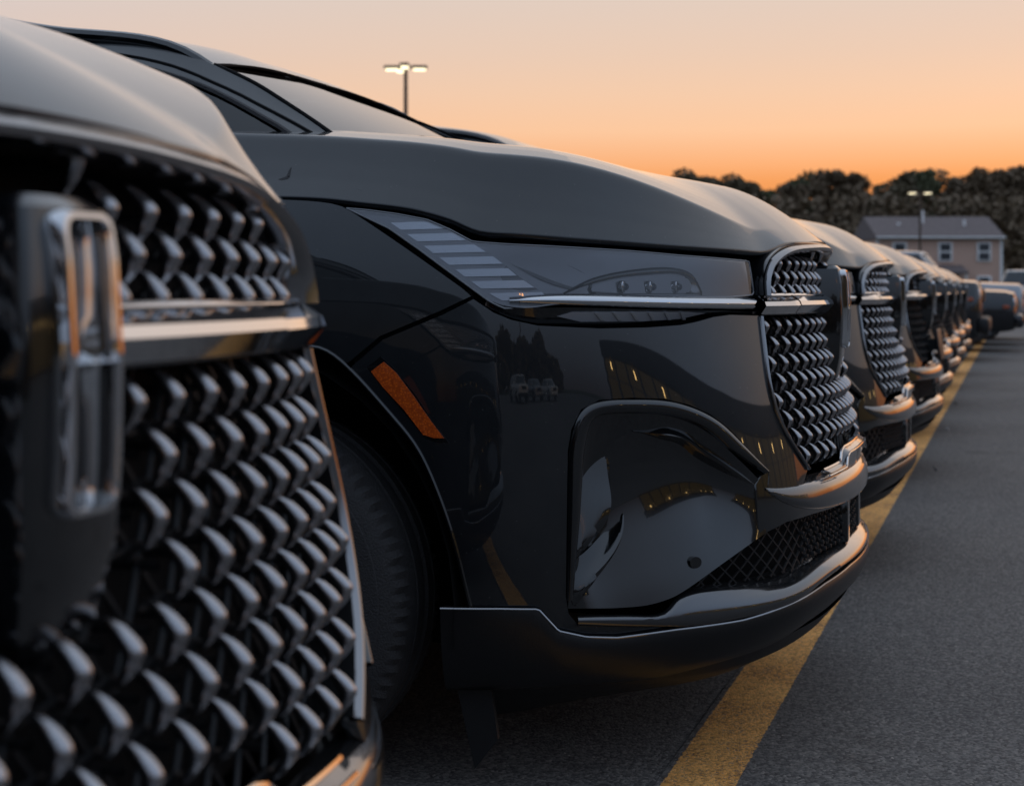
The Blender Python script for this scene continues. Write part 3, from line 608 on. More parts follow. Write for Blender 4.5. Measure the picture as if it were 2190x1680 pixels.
    for x,z,wv,dv in spn: rows.append(np.stack([x+np.where(np.cos(an)>0,dv*1.1,dv*1.5)*np.cos(an),wv*np.sign(np.sin(an))*np.abs(np.sin(an))**.9,np.full(10,z)],1))
    V,F=grid(rows,close=True); k=10; F=[f for f in F]+[tuple(range(k)),tuple(range((len(rows)-1)*k,len(rows)*k))[::-1]]
    bm=bmesh.new(); me=mesh('grille_stud',V,F,'stud_metal',angle=60); bm.from_mesh(me); bmesh.ops.recalc_face_normals(bm,faces=bm.faces); bm.to_mesh(me); bm.free()
    pins=[]; spots=[]
    ge=np.array(GRILLE_EDGE)[::-1]
    for r in range(9):
        z=.923-.0392*r; wmax=np.interp(z,ge[:,1],ge[:,0])-.020
        for c in range(-9,10):
            s=(c+(.5 if r%2 else 0))*.0535
            if abs(s)>wmax: continue
            if abs(s)<(.098 if z>.80 else .07 if z>.785 else 0): continue
            if z<.67 and abs(s)<.215: continue
            if z<.635: continue
            spots.append((s,z,r))
    ug=np.array(upg)[::-1]
    for r in range(4):
        z=1.0+.0305*r-.005
        for c in range(-9,10):
            s=(c+(.5 if r%2 else 0))*.0535
            zt_=np.interp(abs(s),ug[:,0],ug[:,1]) if abs(s)<.478 else 0
            if z>zt_-.014 or abs(s)<.062: continue
            spots.append((s,z,r))
    studs=[]
    for s,z,r in spots:
        p=S(s,z,-.014); h=.002; tn=S(s+h,z)-S(s-h,z); tn/=np.linalg.norm(tn); upv=S(s,z+h)-S(s,z-h); upv/=np.linalg.norm(upv); nx=np.cross(upv,tn)
        if nx[0]<0: nx=-nx
        ty=np.cross(upv,nx)
        M=Matrix(((nx[0],ty[0],upv[0],p[0]),(nx[1],ty[1],upv[1],p[1]),(nx[2],ty[2],upv[2],p[2]),(0,0,0,1)))
        o=link('grille_stud',me,gr); o.matrix_local=M; studs.append(o)
        # tie rods to the next row and a peg behind
        for d in (.0265,-.0265):
            if z<.94 and z-.04>.60:
                e=S(s+d,z-.022,-.034); pins.append(tube(np.array([S(s,z-.018,-.022),S(s+d,z-.026,-.030)]),.0024,5,cap=False))
        pins.append(tube(np.array([S(s,z-.018,-.02),S(s,z-.030,-.03)]),.0026,5,cap=False)); pins.append(tube(np.array([S(s,z,-.024),S(s,z,-.07)]),.004,5,cap=False))
    # lattice bars behind: two families of diagonals
    for k in range(-24,40):
        for d in (1,-1):
            s=np.linspace(-.5,.5,201); z=.61+k*.0392*2+d*s*.0392/.02675
            wl=np.interp(z,ge[:,1],ge[:,0]); ok=((z<.945)&(z>.615)&(np.abs(s)<wl-.006))
            i=np.where(ok)[0]
            if len(i)<4: continue
            for g in np.split(i,np.where(np.diff(i)>1)[0]+1):
                if len(g)<4: continue
                pins.append(tube(S(s[g][[0,len(g)//2,-1]],z[g][[0,len(g)//2,-1]],-.040),.0030,5,cap=False))
    V,F=join(*pins); part('grille_lattice',V,F,'satin_black',gr)
    # joined studs for the cars whose studs are too small to pick apart
    jm=[]
    bv=np.array([tuple(v.co) for v in me.vertices]); bf=[tuple(p.vertices) for p in me.polygons]
    for o in studs: M=np.array(o.matrix_local); jm.append((bv@M[:3,:3].T+M[:3,3],bf))
    V,F=join(*jm); jo=part('grille_studs',V,F,'stud_metal',gr,angle=60); jo['kind']='stuff'
    # emblem: black plinth + bright upright frame with a four-pointed star
    em=link('emblem',None,car)
    zz=[.770,.790,.84,.90,.96,1.02,1.050,1.058]; hw=[.016,.040,.048,.048,.046,.043,.039,.031]; xf=[-.035,-.018,-.008,-.004,-.003,-.007,-.012,-.022]
    rows=[]
    for z,wd,x in zip(zz,hw,xf): rows.append(np.array([(-.09,-wd-.004,z),(x-.012,-wd,z),(x-.003,-wd+.003,z),(x,-wd+.012,z),(x,wd-.012,z),(x-.003,wd-.003,z),(x-.012,wd,z),(-.09,wd+.004,z)]))
    V,F=grid(rows); k=8; F=F+[tuple(range(k))[::-1],tuple(range((len(rows)-1)*k,len(rows)*k))]
    V,F=outward((V,F),(-.06,0,.92)); part('emblem_plinth',V,F,'gloss_black',em,angle=30)
    def frame_pt(y,z): return (np.interp(z,zz,xf)+.001,y,z)
    def ring(w2,z0,z1,r=.014,n=8):
        out=[]
        for cx,cz,a0 in ((w2-r,z1-r,0),(-w2+r,z1-r,.5),(-w2+r,z0+r,1),(w2-r,z0+r,1.5)):
            for q in np.linspace(0,.5,n): out.append((cx+r*math.cos((a0+q)*math.pi),cz+r*math.sin((a0+q)*math.pi)))
        return np.array(out)
    a=resample(np.vstack([ring(.0255,.862,1.049,.011)]*1+[ring(.0255,.862,1.049,.011)[:1]]),120)[:-1]; b=resample(np.vstack([ring(.0195,.869,1.042,.007),ring(.0195,.869,1.042,.007)[:1]]),120)[:-1]
    def lay(q,o): return np.array([np.array(frame_pt(y,z))+np.array([o,0,0]) for y,z in q])
    rows=[lay(a,-.003),lay(a*np.array([.985,1])+np.array([0,0]),.008),lay((a*.75+b*.25),.012),lay((a*.25+b*.75),.012),lay(b,.008),lay(b,-.003)]
    V,F=grid(rows,close=True); part('emblem_frame',V,F[::-1] and [f[::-1] for f in F],'chrome',em,angle=40)
    # star: upright and cross bar, each with a raised keel, pinched towards the tips
    zc_=.956
    def keel(pts,half,depth):
        rows=[]
        for (y,z),h_ in zip(pts,half):
            d=np.array(pts[-1])-np.array(pts[0]); d/=np.linalg.norm(d); q=np.array([-d[1],d[0]]); c=np.array(frame_pt(y,z)); e=np.array([0,q[0],q[1]])
            rows.append(np.array([c-e*h_-np.array([.004,0,0]),c-e*h_+np.array([.004,0,0]),c+np.array([depth,0,0]),c+e*h_+np.array([.004,0,0]),c+e*h_-np.array([.004,0,0])]))
        return outward(grid(rows),(-.05,0,.96))
    vb=keel([(0,z) for z in np.linspace(.869,1.042,13)],list(np.interp(np.linspace(0,1,13),[0,.35,.5,.65,1],[.0030,.0040,.0075,.0040,.0030])),.012)
    hb=keel([(y,zc_) for y in np.linspace(-.0215,.0215,9)],list(np.interp(np.linspace(0,1,9),[0,.3,.5,.7,1],[.0035,.0050,.0100,.0050,.0035])),.0122)
    part('star',*join(vb,hb),'chrome',em,angle=30)
    build_upper(car); build_wheels(car,HX,RX)
    return car,studs,jo

# ------------------------------------------------------------------ greenhouse
EDGE=[(-.80,-.80,1.19),(-1.03,-.705,1.347),(-1.15,-.67,1.417),(-1.233,-.645,1.462),(-1.33,-.622,1.506),(-1.43,-.612,1.543),(-1.58,-.605,1.575),(-1.76,-.60,1.595),(-1.95,-.598,1.626),(-2.2,-.597,1.656),(-2.6,-.595,1.668),(-3.2,-.59,1.645),(-3.9,-.575,1.545),(-4.40,-.57,1.41),(-4.66,-.60,1.22)]
_E=spline(EDGE,30)
def edge(x): x=np.asarray(x,float); return np.stack([x,np.interp(-x,-_E[:,0],_E[:,1]),np.interp(-x,-_E[:,0],_E[:,2])],-1)
def belt(x):
    x=np.asarray(x,float); s=np.interp(-x,-_d[:,0],_s); p=S(s,np.full(x.shape,1.19),-.012); p[...,0]=x; return p
def G(x,v,o=0.):
    v=np.asarray(v)/.4; a=belt(x);b=edge(x); p=a+(b-a)*v[...,None]; bul=.035*np.sin(np.clip(v,0,1)*np.pi)
    p=p.copy(); p[...,1]-=bul+np.asarray(o)*.85; p[...,2]+=np.asarray(o)*.5; return p
def build_upper(car):
    # side frames with window openings
    wins=[[(-1.03,.10),(-1.04,.29),(-1.10,.310),(-1.185,.318),(-1.32,.332),(-1.42,.336),(-1.535,.345),(-1.72,.352),(-2.0,.355),(-2.52,.356),(-2.55,.02),(-1.10,.02)],
          [(-2.66,.335),(-3.2,.335),(-3.48,.325),(-3.42,.02),(-2.66,.02)],
          [(-3.56,.318),(-3.85,.30),(-4.12,.26),(-4.24,.15),(-4.0,.02),(-3.50,.02)]]
    out=[(-.86,.0),(-.86,.4)]+[(x,.4) for x in np.linspace(-1.0,-4.6,20)]+[(-4.6,0)]
    skin_part('side_frame','black_paint',car,out,wins,fn=G,step=.05,thick=.012)
    for wd in wins: 
        V,F=relief(wd,-.007,[],.08,fn=G); both('side_window',(V,F),'tinted_glass',car,out=True)
        # dark rubber seal
        P=np.array(wd+wd[:1]); P=resample(P,80); V,F=tube(G(P[:,0],P[:,1],-.002),.006,5); both('window_seal',(V,F),'rubber',car,out=False)
    x=np.linspace(-1.04,-2.2,30); P=G(x,np.interp(-x,[1.04,1.2,1.32,1.43,1.6,2.2],[.352,.348,.352,.360,.368,.372]),.001); both('door_seam',tube(P,.0035,5),'deep_black',car,out=False)
    # roof skin
    xs=np.linspace(0,1,40); rows=[]
    ex=np.interp(xs,[0,1],[-1.345,-4.42])
    for f in np.linspace(0,1,14):
        e=edge(ex); cx=np.interp(xs,[0,1],[-1.405,-4.55]); cz=np.interp(cx,*zip(*[tuple(p) for p in curve([(-4.6,1.50),(-4.2,1.60),(-3.4,1.705),(-2.6,1.732),(-2.1,1.705),(-1.76,1.660),(-1.63,1.637),(-1.52,1.605),(-1.40,1.557)],40)]))
        r=1-(1-f)**2.2; rows.append(np.stack([e[:,0]+(cx-e[:,0])*f,e[:,1]*(1-f),e[:,2]+(cz-e[:,2])*r],1))
    V,F=outward(grid(rows),(-2.5,0,1)); V,F=join((V,F),mirror((V,F))); bm=bmesh.new(); me=mesh('roof',V,F,'black_paint'); bm.from_mesh(me); bmesh.ops.remove_doubles(bm,verts=bm.verts,dist=.001); bm.to_mesh(me); bm.free(); me.polygons.foreach_set('use_smooth',[True]*len(me.polygons)); link('roof',me,car)
    # windshield, header seal, rear glass
    def shield(c0,c1,k0,k1,bul,n=24,m=16,inset=0):
        rows=[]
        for v in np.linspace(0,1,m):
            a=np.array(k0)+(np.array(k1)-np.array(k0))*v; c=np.array(c0)+(np.array(c1)-np.array(c0))*v; r=[]
            for u in np.linspace(-1,1,n): 
                w_=1-abs(u)**2.3; p=np.array([a[0],a[1]*u*-1,a[2]])*(1-w_)+np.array([c[0],a[1]*u*-1,c[2]])*w_; p[2]+=bul*math.sin(v*math.pi); p[0]+=bul*.4*math.sin(v*math.pi); r.append(p)
            rows.append(np.array(r))
        return outward(grid(rows),(-2.5,0,.9))
    part('windshield',*shield((-.82,0,1.262),(-1.405,0,1.553),(-.90,-.76,1.262),(-1.345,-.616,1.508),.006),'windshield_glass',car)
    part('rear_window',*shield((-4.70,0,1.2),(-4.53,0,1.51),(-4.60,-.60,1.2),(-4.40,-.55,1.41),.0),'tinted_glass',car)
    P=np.array([(-1.345,-.616,1.512),(-1.375,-.40,1.540),(-1.40,-.15,1.556),(-1.405,0,1.558)]); whole('header_seal',tube(curve(P,24),.0038,6),'deep_black',car)
    P=curve([(-.88,-.765,1.255),(-1.03,-.703,1.350),(-1.15,-.668,1.420),(-1.233,-.643,1.465),(-1.345,-.616,1.513)],30); both('pillar_trim',tube(P,.0042,6),'deep_black',car,out=False)
    # cowl, dash, seats
    part('cowl',*box((-1.10,0,1.22),(.55,1.40,.10),.02),'satin_black',car)
    part('dashboard',*box((-1.55,0,1.10),(.7,1.30,.18),.05),'interior',car)
    for y in (-.36,.36):
        part('seat',*join(box((-2.2,y,.80),(.5,.5,.18),.05),box((-2.48,y,1.08),(.16,.48,.6),.06,(0,rad(-14),0)),box((-2.58,y,1.44),(.10,.26,.16),.04)),'interior',car)
    # roof rails
    P=curve([(-1.36,-.608,1.505),(-1.42,-.606,1.541),(-1.50,-.604,1.571),(-1.62,-.602,1.593),(-1.78,-.60,1.613),(-1.95,-.60,1.645),(-2.2,-.598,1.676),(-2.6,-.595,1.688),(-3.2,-.585,1.662),(-3.6,-.58,1.605),(-3.78,-.578,1.55)],60); both('roof_rail',tube(P,.014,8,flat=.8),'gloss_black',car,out=False)
    # mirrors
    for sg in (1,-1):
        V,F=box((0,0,0),(.12,.20,.13),.035,(0,0,rad(-8))); V=V+np.array([-1.62,-1.03,1.20]); VF=join((V,F),box((-1.60,-.93,1.16),(.05,.14,.035),.01))
        part('door_mirror',*(VF if sg>0 else mirror(VF)),'black_paint',car)
def build_wheels(car,HX,RX):
    R0=.378; n=160
    pr=[(.252,.10,0),(.262,.112,0),(.266,.116,0),(.268,.113,0),(.30,.123,0),(.325,.122,0),(.327,.1195,0),(.345,.116,.25),(.356,.110,1),(.366,.101,1),(.3740,.088,1),(.3770,.072,.8),(.378,.055,0),(.378,.050,0),(.370,.048,0),(.370,.042,0),(.3785,.040,0),(.379,.014,0),(.371,.012,0)]
    pr=pr+[(r,-y,k) for r,y,k in pr[::-1]]
    rows=[]
    for j in range(n):
        a=2*math.pi*j/n; d=.012 if j%4==0 else (.006 if j%2==0 else 0)
        rows.append(np.array([((r-d*k)*math.cos(a),y-(.005*k if j%4==0 else 0),(r-d*k)*math.sin(a)) for r,y,k in pr]))
    V=np.vstack(rows); c=len(pr); F=[(j*c+i,j*c+i+1,((j+1)%n)*c+i+1,((j+1)%n)*c+i) for j in range(n) for i in range(c-1)]
    tyre=mesh('tyre',V,F,'rubber',angle=30)
    ms=[]
    t=np.linspace(0,2*math.pi,49)
    for r,y0,y1 in ((.255,-.10,.10),):
        rows=[np.stack([rr*np.cos(t),np.full(49,yy),rr*np.sin(t)],1) for rr,yy in ((.255,-.11),(.262,-.115),(.262,-.10),(.245,-.09),(.235,.10),(.255,.11))]; ms.append(grid(rows))
    for k in range(10):
        a=2*math.pi*k/10; V,F=box((.15,-.085,0),(.20,.03,.035),.006); ca,sa=math.cos(a),math.sin(a); V=np.stack([V[:,0]*ca-V[:,2]*sa,V[:,1],V[:,0]*sa+V[:,2]*ca],1); ms.append((V,F))
    rows=[np.stack([rr*np.cos(t),np.full(49,yy),rr*np.sin(t)],1) for rr,yy in ((.001,-.11),(.05,-.11),(.065,-.10),(.065,-.05))]; ms.append(grid(rows))
    V,F=join(*ms); rim=mesh('rim',V,F,'rim_metal',angle=35)
    rows=[np.stack([rr*np.cos(t),np.full(49,yy),rr*np.sin(t)],1) for rr,yy in ((.001,-.03),(.20,-.03),(.20,.0))]; V,F=grid(rows); disc=mesh('brake_disc',V,F,'rim_metal',angle=35)
    for x in (HX,RX):
        for sg in (1,-1):
            wl=link('wheel',None,car); wl.location=(x,-.805*sg,R0-.003); wl.rotation_euler=(0,.4 if x==HX else 0,0 if sg>0 else math.pi)
            link('tyre',tyre,wl); link('rim',rim,wl); link('brake_disc',disc,wl)

# ------------------------------------------------------------------ ground
def asphalt():
    m=bpy.data.materials.new('asphalt'); m.use_nodes=True; n=m.node_tree; b=n.nodes['Principled BSDF']; t=nd(n,'ShaderNodeTexCoord')
    def noise(sc,de=4,ro=.6):
        z=nd(n,'ShaderNodeTexNoise'); z.inputs['Scale'].default_value=sc; z.inputs['Detail'].default_value=de; z.inputs['Roughness'].default_value=ro; n.links.new(t.outputs['Object'],z.inputs[0]); return z.outputs[0]
    v=nd(n,'ShaderNodeTexVoronoi'); v.inputs['Scale'].default_value=150; n.links.new(t.outputs['Object'],v.inputs[0])
    big=ramp(n,[(.28,(.096,.093,.092)),(.5,(.124,.119,.115)),(.72,(.156,.147,.139))]); n.links.new(noise(.55,7,.68),big.inputs[0])
    st=ramp(n,[(0,(.25,.25,.26)),(.35,(.66,.66,.67)),(.65,(1.15,1.13,1.1)),(.92,(1.8,1.72,1.62)),(1,(3.2,3.0,2.7))]); n.links.new(v.outputs['Color'],st.inputs[0])
    mu=nd(n,'ShaderNodeMix',data_type='RGBA',blend_type='MULTIPLY'); mu.inputs[0].default_value=1; n.links.new(big.outputs[0],mu.inputs[6]); n.links.new(st.outputs[0],mu.inputs[7]); n.links.new(mu.outputs[2],b.inputs['Base Color'])
    stn=ramp(n,[(.60,(1,1,1)),(.68,(.74,.73,.72)),(.80,(.58,.57,.56))]); n.links.new(noise(1.3,5,.6),stn.inputs[0])
    mu2=nd(n,'ShaderNodeMix',data_type='RGBA',blend_type='MULTIPLY'); mu2.inputs[0].default_value=1; n.links.new(mu.outputs[2],mu2.inputs[6]); n.links.new(stn.outputs[0],mu2.inputs[7]); n.links.new(mu2.outputs[2],b.inputs['Base Color'])
    b.inputs['Roughness'].default_value=.78; b.inputs['Specular IOR Level'].default_value=.35
    h=math_n(n,'ADD',math_n(n,'MULTIPLY',v.outputs['Distance'],-.9),math_n(n,'MULTIPLY',noise(420,3),.6))
    bp=nd(n,'ShaderNodeBump'); bp.inputs['Strength'].default_value=.45; bp.inputs['Distance'].default_value=.004; n.links.new(h,bp.inputs['Height']); n.links.new(bp.outputs[0],b.inputs['Normal'])
    MAT['asphalt']=m
    m=m.copy(); m.name='line_paint'; n=m.node_tree; b=n.nodes['Principled BSDF']
    t=[x for x in n.nodes if x.type=='TEX_COORD'][0]
    base=[l.from_socket for l in n.links if l.to_socket==b.inputs['Base Color']][0]
    z=nd(n,'ShaderNodeTexNoise'); z.inputs['Scale'].default_value=170; z.inputs['Detail'].default_value=5; z.inputs['Roughness'].default_value=.8; n.links.new(t.outputs['Object'],z.inputs[0])
    z2=nd(n,'ShaderNodeTexNoise'); z2.inputs['Scale'].default_value=5; z2.inputs['Detail'].default_value=4; n.links.new(t.outputs['Object'],z2.inputs[0])
    yl=ramp(n,[(.3,(.88,.40,.095)),(.7,(1.0,.52,.16))]); n.links.new(z2.outputs[0],yl.inputs[0])
    wear=math_n(n,'ADD',z.outputs[0],math_n(n,'MULTIPLY',z2.outputs[0],.22))
    mr=nd(n,'ShaderNodeMapRange'); n.links.new(wear,mr.inputs[0]); mr.inputs[1].default_value=.515; mr.inputs[2].default_value=.585
    mx=nd(n,'ShaderNodeMix',data_type='RGBA'); 
    vv=nd(n,'ShaderNodeTexVoronoi'); vv.inputs['Scale'].default_value=150; n.links.new(t.outputs['Object'],vv.inputs[0])
    gr_=ramp(n,[(0,(.50,.48,.46)),(.5,(.95,.95,.95)),(1,(1.25,1.27,1.3))]); n.links.new(vv.outputs['Color'],gr_.inputs[0])
    m2=nd(n,'ShaderNodeMix',data_type='RGBA',blend_type='MULTIPLY'); m2.inputs[0].default_value=1; n.links.new(yl.outputs[0],m2.inputs[6]); n.links.new(gr_.outputs[0],m2.inputs[7])
    n.links.new(mr.outputs[0],mx.inputs[0]); n.links.new(base,mx.inputs[6]); n.links.new(m2.outputs[2],mx.inputs[7]); sx_=nd(n,'ShaderNodeSeparateXYZ'); n.links.new(t.outputs['Object'],sx_.inputs[0]); ne=nd(n,'ShaderNodeTexNoise'); ne.inputs['Scale'].default_value=55; ne.inputs['Detail'].default_value=6; ne.inputs['Roughness'].default_value=.75; n.links.new(t.outputs['Object'],ne.inputs[0])
    dx_=math_n(n,'ABSOLUTE',math_n(n,'ADD',sx_.outputs[0],.2245)); lim=math_n(n,'ADD',.063,math_n(n,'MULTIPLY',ne.outputs[0],.018)); ins=math_n(n,'LESS_THAN',dx_,lim)
    mx3=nd(n,'ShaderNodeMix',data_type='RGBA'); n.links.new(ins,mx3.inputs[0]); n.links.new(base,mx3.inputs[6]); n.links.new(mx.outputs[2],mx3.inputs[7]); n.links.new(mx3.outputs[2],b.inputs['Base Color'])
    MAT['line_paint']=m
asphalt()
mat('grass',(.035,.04,.016),.9,var=.5,vscale=.4)
def sheet(name,x0,x1,y0,y1,z,m,nx=2,ny=2):
    rows=[np.stack([np.linspace(x0,x1,nx),np.full(nx,y),np.full(nx,z)],1) for y in np.linspace(y0,y1,ny)]
    V,F=grid(rows); o=link(name,mesh(name,V,F,m,False)); o['kind']='structure'; return o
sheet('ground',-700,700,-500,900,-.03,'grass')
sheet('parking_lot',-45,60,-60,92,0,'asphalt')
ln=sheet('parking_line',-.309,-.140,-12,56,.0025,'line_paint')
ln['kind']='structure'

# ------------------------------------------------------------------ the row of cars
GROUP='dark SUVs parked nose out in one row'
car1,studs,joined=build_car('parked_car','x',GROUP)
def place(c,x,y,psi,label):
    c.location=(x,y,0); c.rotation_euler=(0,0,rad(psi)); c['label']=label
place(car1,0,0,0,'black SUV in sharp focus with whole side of its nose and orange side marker showing')
row=[(-.157,-2.84,-2.8,'nearest dark SUV, cut off by the left edge, its studded grille filling the corner'),
 (-.02,2.25,.4,'dark SUV right behind the one in focus, its grille half hidden by that car\'s emblem'),
 (-.04,4.97,-.7,'second dark SUV beyond the one in focus, with a plate bracket on its grille'),
 (-.08,7.47,.6,'fifth SUV of the row counted from the camera, only a sliver of its nose showing'),
 (-.11,9.96,-.5,'sixth SUV of the row counted from the camera, blurred nose'),
 (-.14,12.49,.9,'seventh SUV of the row counted from the camera, blurred nose'),
 (-.15,14.95,0,'last studded-grille SUV of the row, next to the boxy black one')]
fullset=[]
for i,(x,y,p,lab) in enumerate(row):
    c=copy_tree(car1,None,skip=('grille_studs',) if i<2 else ('grille_stud',)); place(c,x,y,p,lab)
    if i==2:   # this one carries an empty plate bracket over its grille
        part('plate_bracket',*join(box((.028,0,.70),(.016,.33,.17),.005,(0,rad(-8),0)),box((.0,-.10,.70),(.05,.02,.06)),box((.0,.10,.70),(.05,.02,.06))),'satin_black',c,label='black empty plate bracket over the grille')
bpy.data.objects.remove(joined)

# ------------------------------------------------------------------ other vehicles farther along
mat('far_black',(.012,.013,.016),.25,.3,1); mat('far_silver',(.30,.31,.33),.3,.6,1); mat('far_white',(.62,.62,.60),.35,0,1); mat('far_red',(.18,.02,.015),.3,.2,1)
mat('headlamp_glass',(.55,.56,.58),.1,.5,1); mat('window_dark',(.012,.015,.017),.06,0,1)
WHEEL=[c for c in car1.children if c.name.startswith('wheel') and not c.name.startswith('wheel_liner')][0]
def suv(label,pm,loc,rz,boxy,Lg=4.9,Wd=1.95,Ht=1.85,hood=1.22):
    c=thing('parked_suv' if boxy else 'parked_sedan',label,'car',loc,rz,'mixed vehicles parked at the far end of the row')
    W=Wd/2; nz=.05 if boxy else .14
    st=[(0,.80,.42,hood-.16),(-.04,.90,.36,hood-.05),(-nz-.05,.95,.33,hood-.015),(-.5,1,.32,hood),(-1.25,1,.32,hood+.05),(-1.4,1,.32,hood+.04),(-3.2,1,.32,hood+.04),(-Lg+.12,.97,.34,hood+.02),(-Lg,.90,.42,hood-.1)]
    rows=[]
    for x,wf,z0,z1 in st:
        w_=W*wf; rows.append(np.array([(x,-w_*.92,z0),(x,-w_,z0+.10),(x,-w_*1.01,(z0+z1)/2),(x,-w_*.985,z1-.10),(x,-w_*.93,z1-.02),(x,-w_*.7,z1+.005),(x,0,z1+.02),(x,w_*.7,z1+.005),(x,w_*.93,z1-.02),(x,w_*.985,z1-.10),(x,w_*1.01,(z0+z1)/2),(x,w_,z0+.10),(x,w_*.92,z0)]))
    V,F=grid(rows); k=13; F=F+[tuple(range(k)),tuple(range(8*k,9*k))[::-1]]; V,F=outward((V,F),(-2.4,0,.8)); part('body',V,F,pm,c,angle=40)
    zs=hood+.03; xa,xb,xc,xd=((-1.30,-1.72,-4.55,-4.80) if boxy else (-1.25,-1.95,-3.9,-4.5)); xb-=0; zt=Ht-.05
    def rect(z,f,xf,xr): return np.array([(xf,-W*f*.8,z),(xf-.12,-W*f,z),((xf+xr)/2,-W*f,z),(xr+.1,-W*f*.97,z),(xr,-W*f*.8,z),(xr,W*f*.8,z),(xr+.1,W*f*.97,z),((xf+xr)/2,W*f,z),(xf-.12,W*f,z),(xf,W*f*.8,z)])
    V,F=grid([rect(zs,.93,xa,xd),rect((zs+zt)/2,.86,(xa+xb)/2,(xc+xd)/2),rect(zt,.78,xb,xc)],close=True); V,F=outward((V,F),(-2.8,0,1.3)); part('window_band',V,F,'window_dark',c,angle=40)
    V,F=grid([rect(zt-.02,.80,xb+.03,xc-.02),rect(zt+.03,.77,xb-.03,xc+.05),rect(zt+.055,.55,xb-.25,xc+.3)],close=True); F=F+[tuple(range(20,30))]; V,F=outward((V,F),(-2.8,0,1.2)); part('roof',V,F,pm,c,angle=40)
    for sg in (1,-1):
        for xp,xq in ((xa+.0,xb-.02),(-2.55,-2.6),(-3.55,-3.6)):
            part('pillar',*tube(np.array([(xp-.12 if xp>-2 else xp,-W*.935*sg,zs),((xq if xp<-2 else xq-.10),-W*.79*sg,zt)]),.035,6),pm,c)
        part('headlamp',*box((-.06,-W*.70*sg,hood-.20),(.10,.36,.15),.03),'headlamp_glass',c)
        part('turn_signal',*box((-.16,-W*.965*sg,hood-.27),(.10,.05,.05),.012),'amber',c)
        part('mirror',*box((-1.62,-(W+.10)*sg,zs+.06),(.10,.22,.15),.03),pm,c)
        part('tail_lamp',*box((-Lg+.03,-W*.75*sg,hood-.15),(.06,.30,.18),.02),'red_lens',c)
        for x in (-.95,-3.85):
            wl=copy_tree(WHEEL,c); wl.location=(x,-(W-.10)*sg,.375); wl.rotation_euler=(0,0,0 if sg>0 else math.pi)
            t=np.linspace(0,math.pi,16); P=np.stack([x+.45*np.cos(t),np.full(16,-(W*1.012)*sg),.36+.45*np.sin(t)],1); part('arch_trim',*tube(P,.03,5),'satin_black',c)
    part('grille',*join(box((-.005,0,hood-.22),(.05,Wd*.45,.20),.02),*[box((.024,0,hood-.28+.03*k),(.012,Wd*.42,.010)) for k in range(5)]),'satin_black',c)
    part('bumper',*box((.03,0,.50),(.16,Wd*.93,.22),.05),'satin_black' if boxy else pm,c)
    return c
suv('boxy black SUV with flat hood beyond the last studded grille','far_black',(-.05,19.0,0),0,True,4.8,1.92,1.75,1.14)
suv('dark sedan just beyond the boxy black SUV','far_black',(.42,22.4,0),0,False,4.8,1.86,1.50,1.0)
suv('silver SUV second beyond the boxy black one','far_silver',(.55,25.4,0),0,True,4.7,1.9,1.72,1.12)
suv('silver sedan at the far right end of the row','far_silver',(.75,28.5,0),0,False,4.8,1.86,1.48,.98)
suv('white SUV near the right edge behind the row','far_white',(4.6,60,0),0,True,4.9,1.95,1.8,1.15)

# ------------------------------------------------------------------ light poles
mat('pole_metal',(.085,.06,.045),.55,.3,var=.2,vscale=3); mat('lamp_lit',(.8,.75,.6),.4,emit=(1,.86,.55),es=2.2); mat('lamp_amber',(.8,.6,.3),.4,emit=(1,.42,.10),es=22.0)
def pole(label,loc,h,heads,m='lamp_lit',rz=0,arm=.55):
    p=thing('light_pole',label,'lamp post',loc,rz,'parking lot light poles')
    part('base',*join(box((0,0,.35),(.55,.55,.7),.04)),'concrete',p,smooth=False)
    part('mast',*tube(np.array([(0,0,.6),(0,0,h*.5),(0,0,h)]),np.array([.10,.085,.07]),12),'pole_metal',p)
    for a in heads:
        dx,dy=math.cos(a),math.sin(a)
        part('arm',*tube(np.array([(0,0,h-.12),(dx*arm,dy*arm,h-.06)]),.035,8),'pole_metal',p)
        V,F=box((arm+.27,0,0),(.56,.34,.11),.03); V2,F2=box((arm+.27,0,-.075),(.44,.26,.07),.02); R3=np.array([[dx,-dy,0],[dy,dx,0],[0,0,1]])
        hd=part('lamp_head',(V@R3.T)+np.array([0,0,h-.05]),F,'pole_metal',p); part('lamp_lens',(V2@R3.T)+np.array([0,0,h-.05]),F2,m,hd)
    return p
mat('concrete',(.30,.29,.27),.85,var=.2,vscale=4,bump=.3)
pole('tall light pole with lit heads rising above the roof of the car in focus',(-20.1,45.4,0),8.95,[YAW,YAW+math.pi*.62,YAW+math.pi*.98,YAW+math.pi*1.5],arm=.22)
pole('slim light pole standing in front of the beige house',(-5.6,99.9,0),7.6,[YAW+.0,YAW+math.pi],arm=.25)
pole('light pole with amber lamps behind the camera, mirrored in the bumper',(11,-31,0),9,[1.0,1.9],m='lamp_amber')

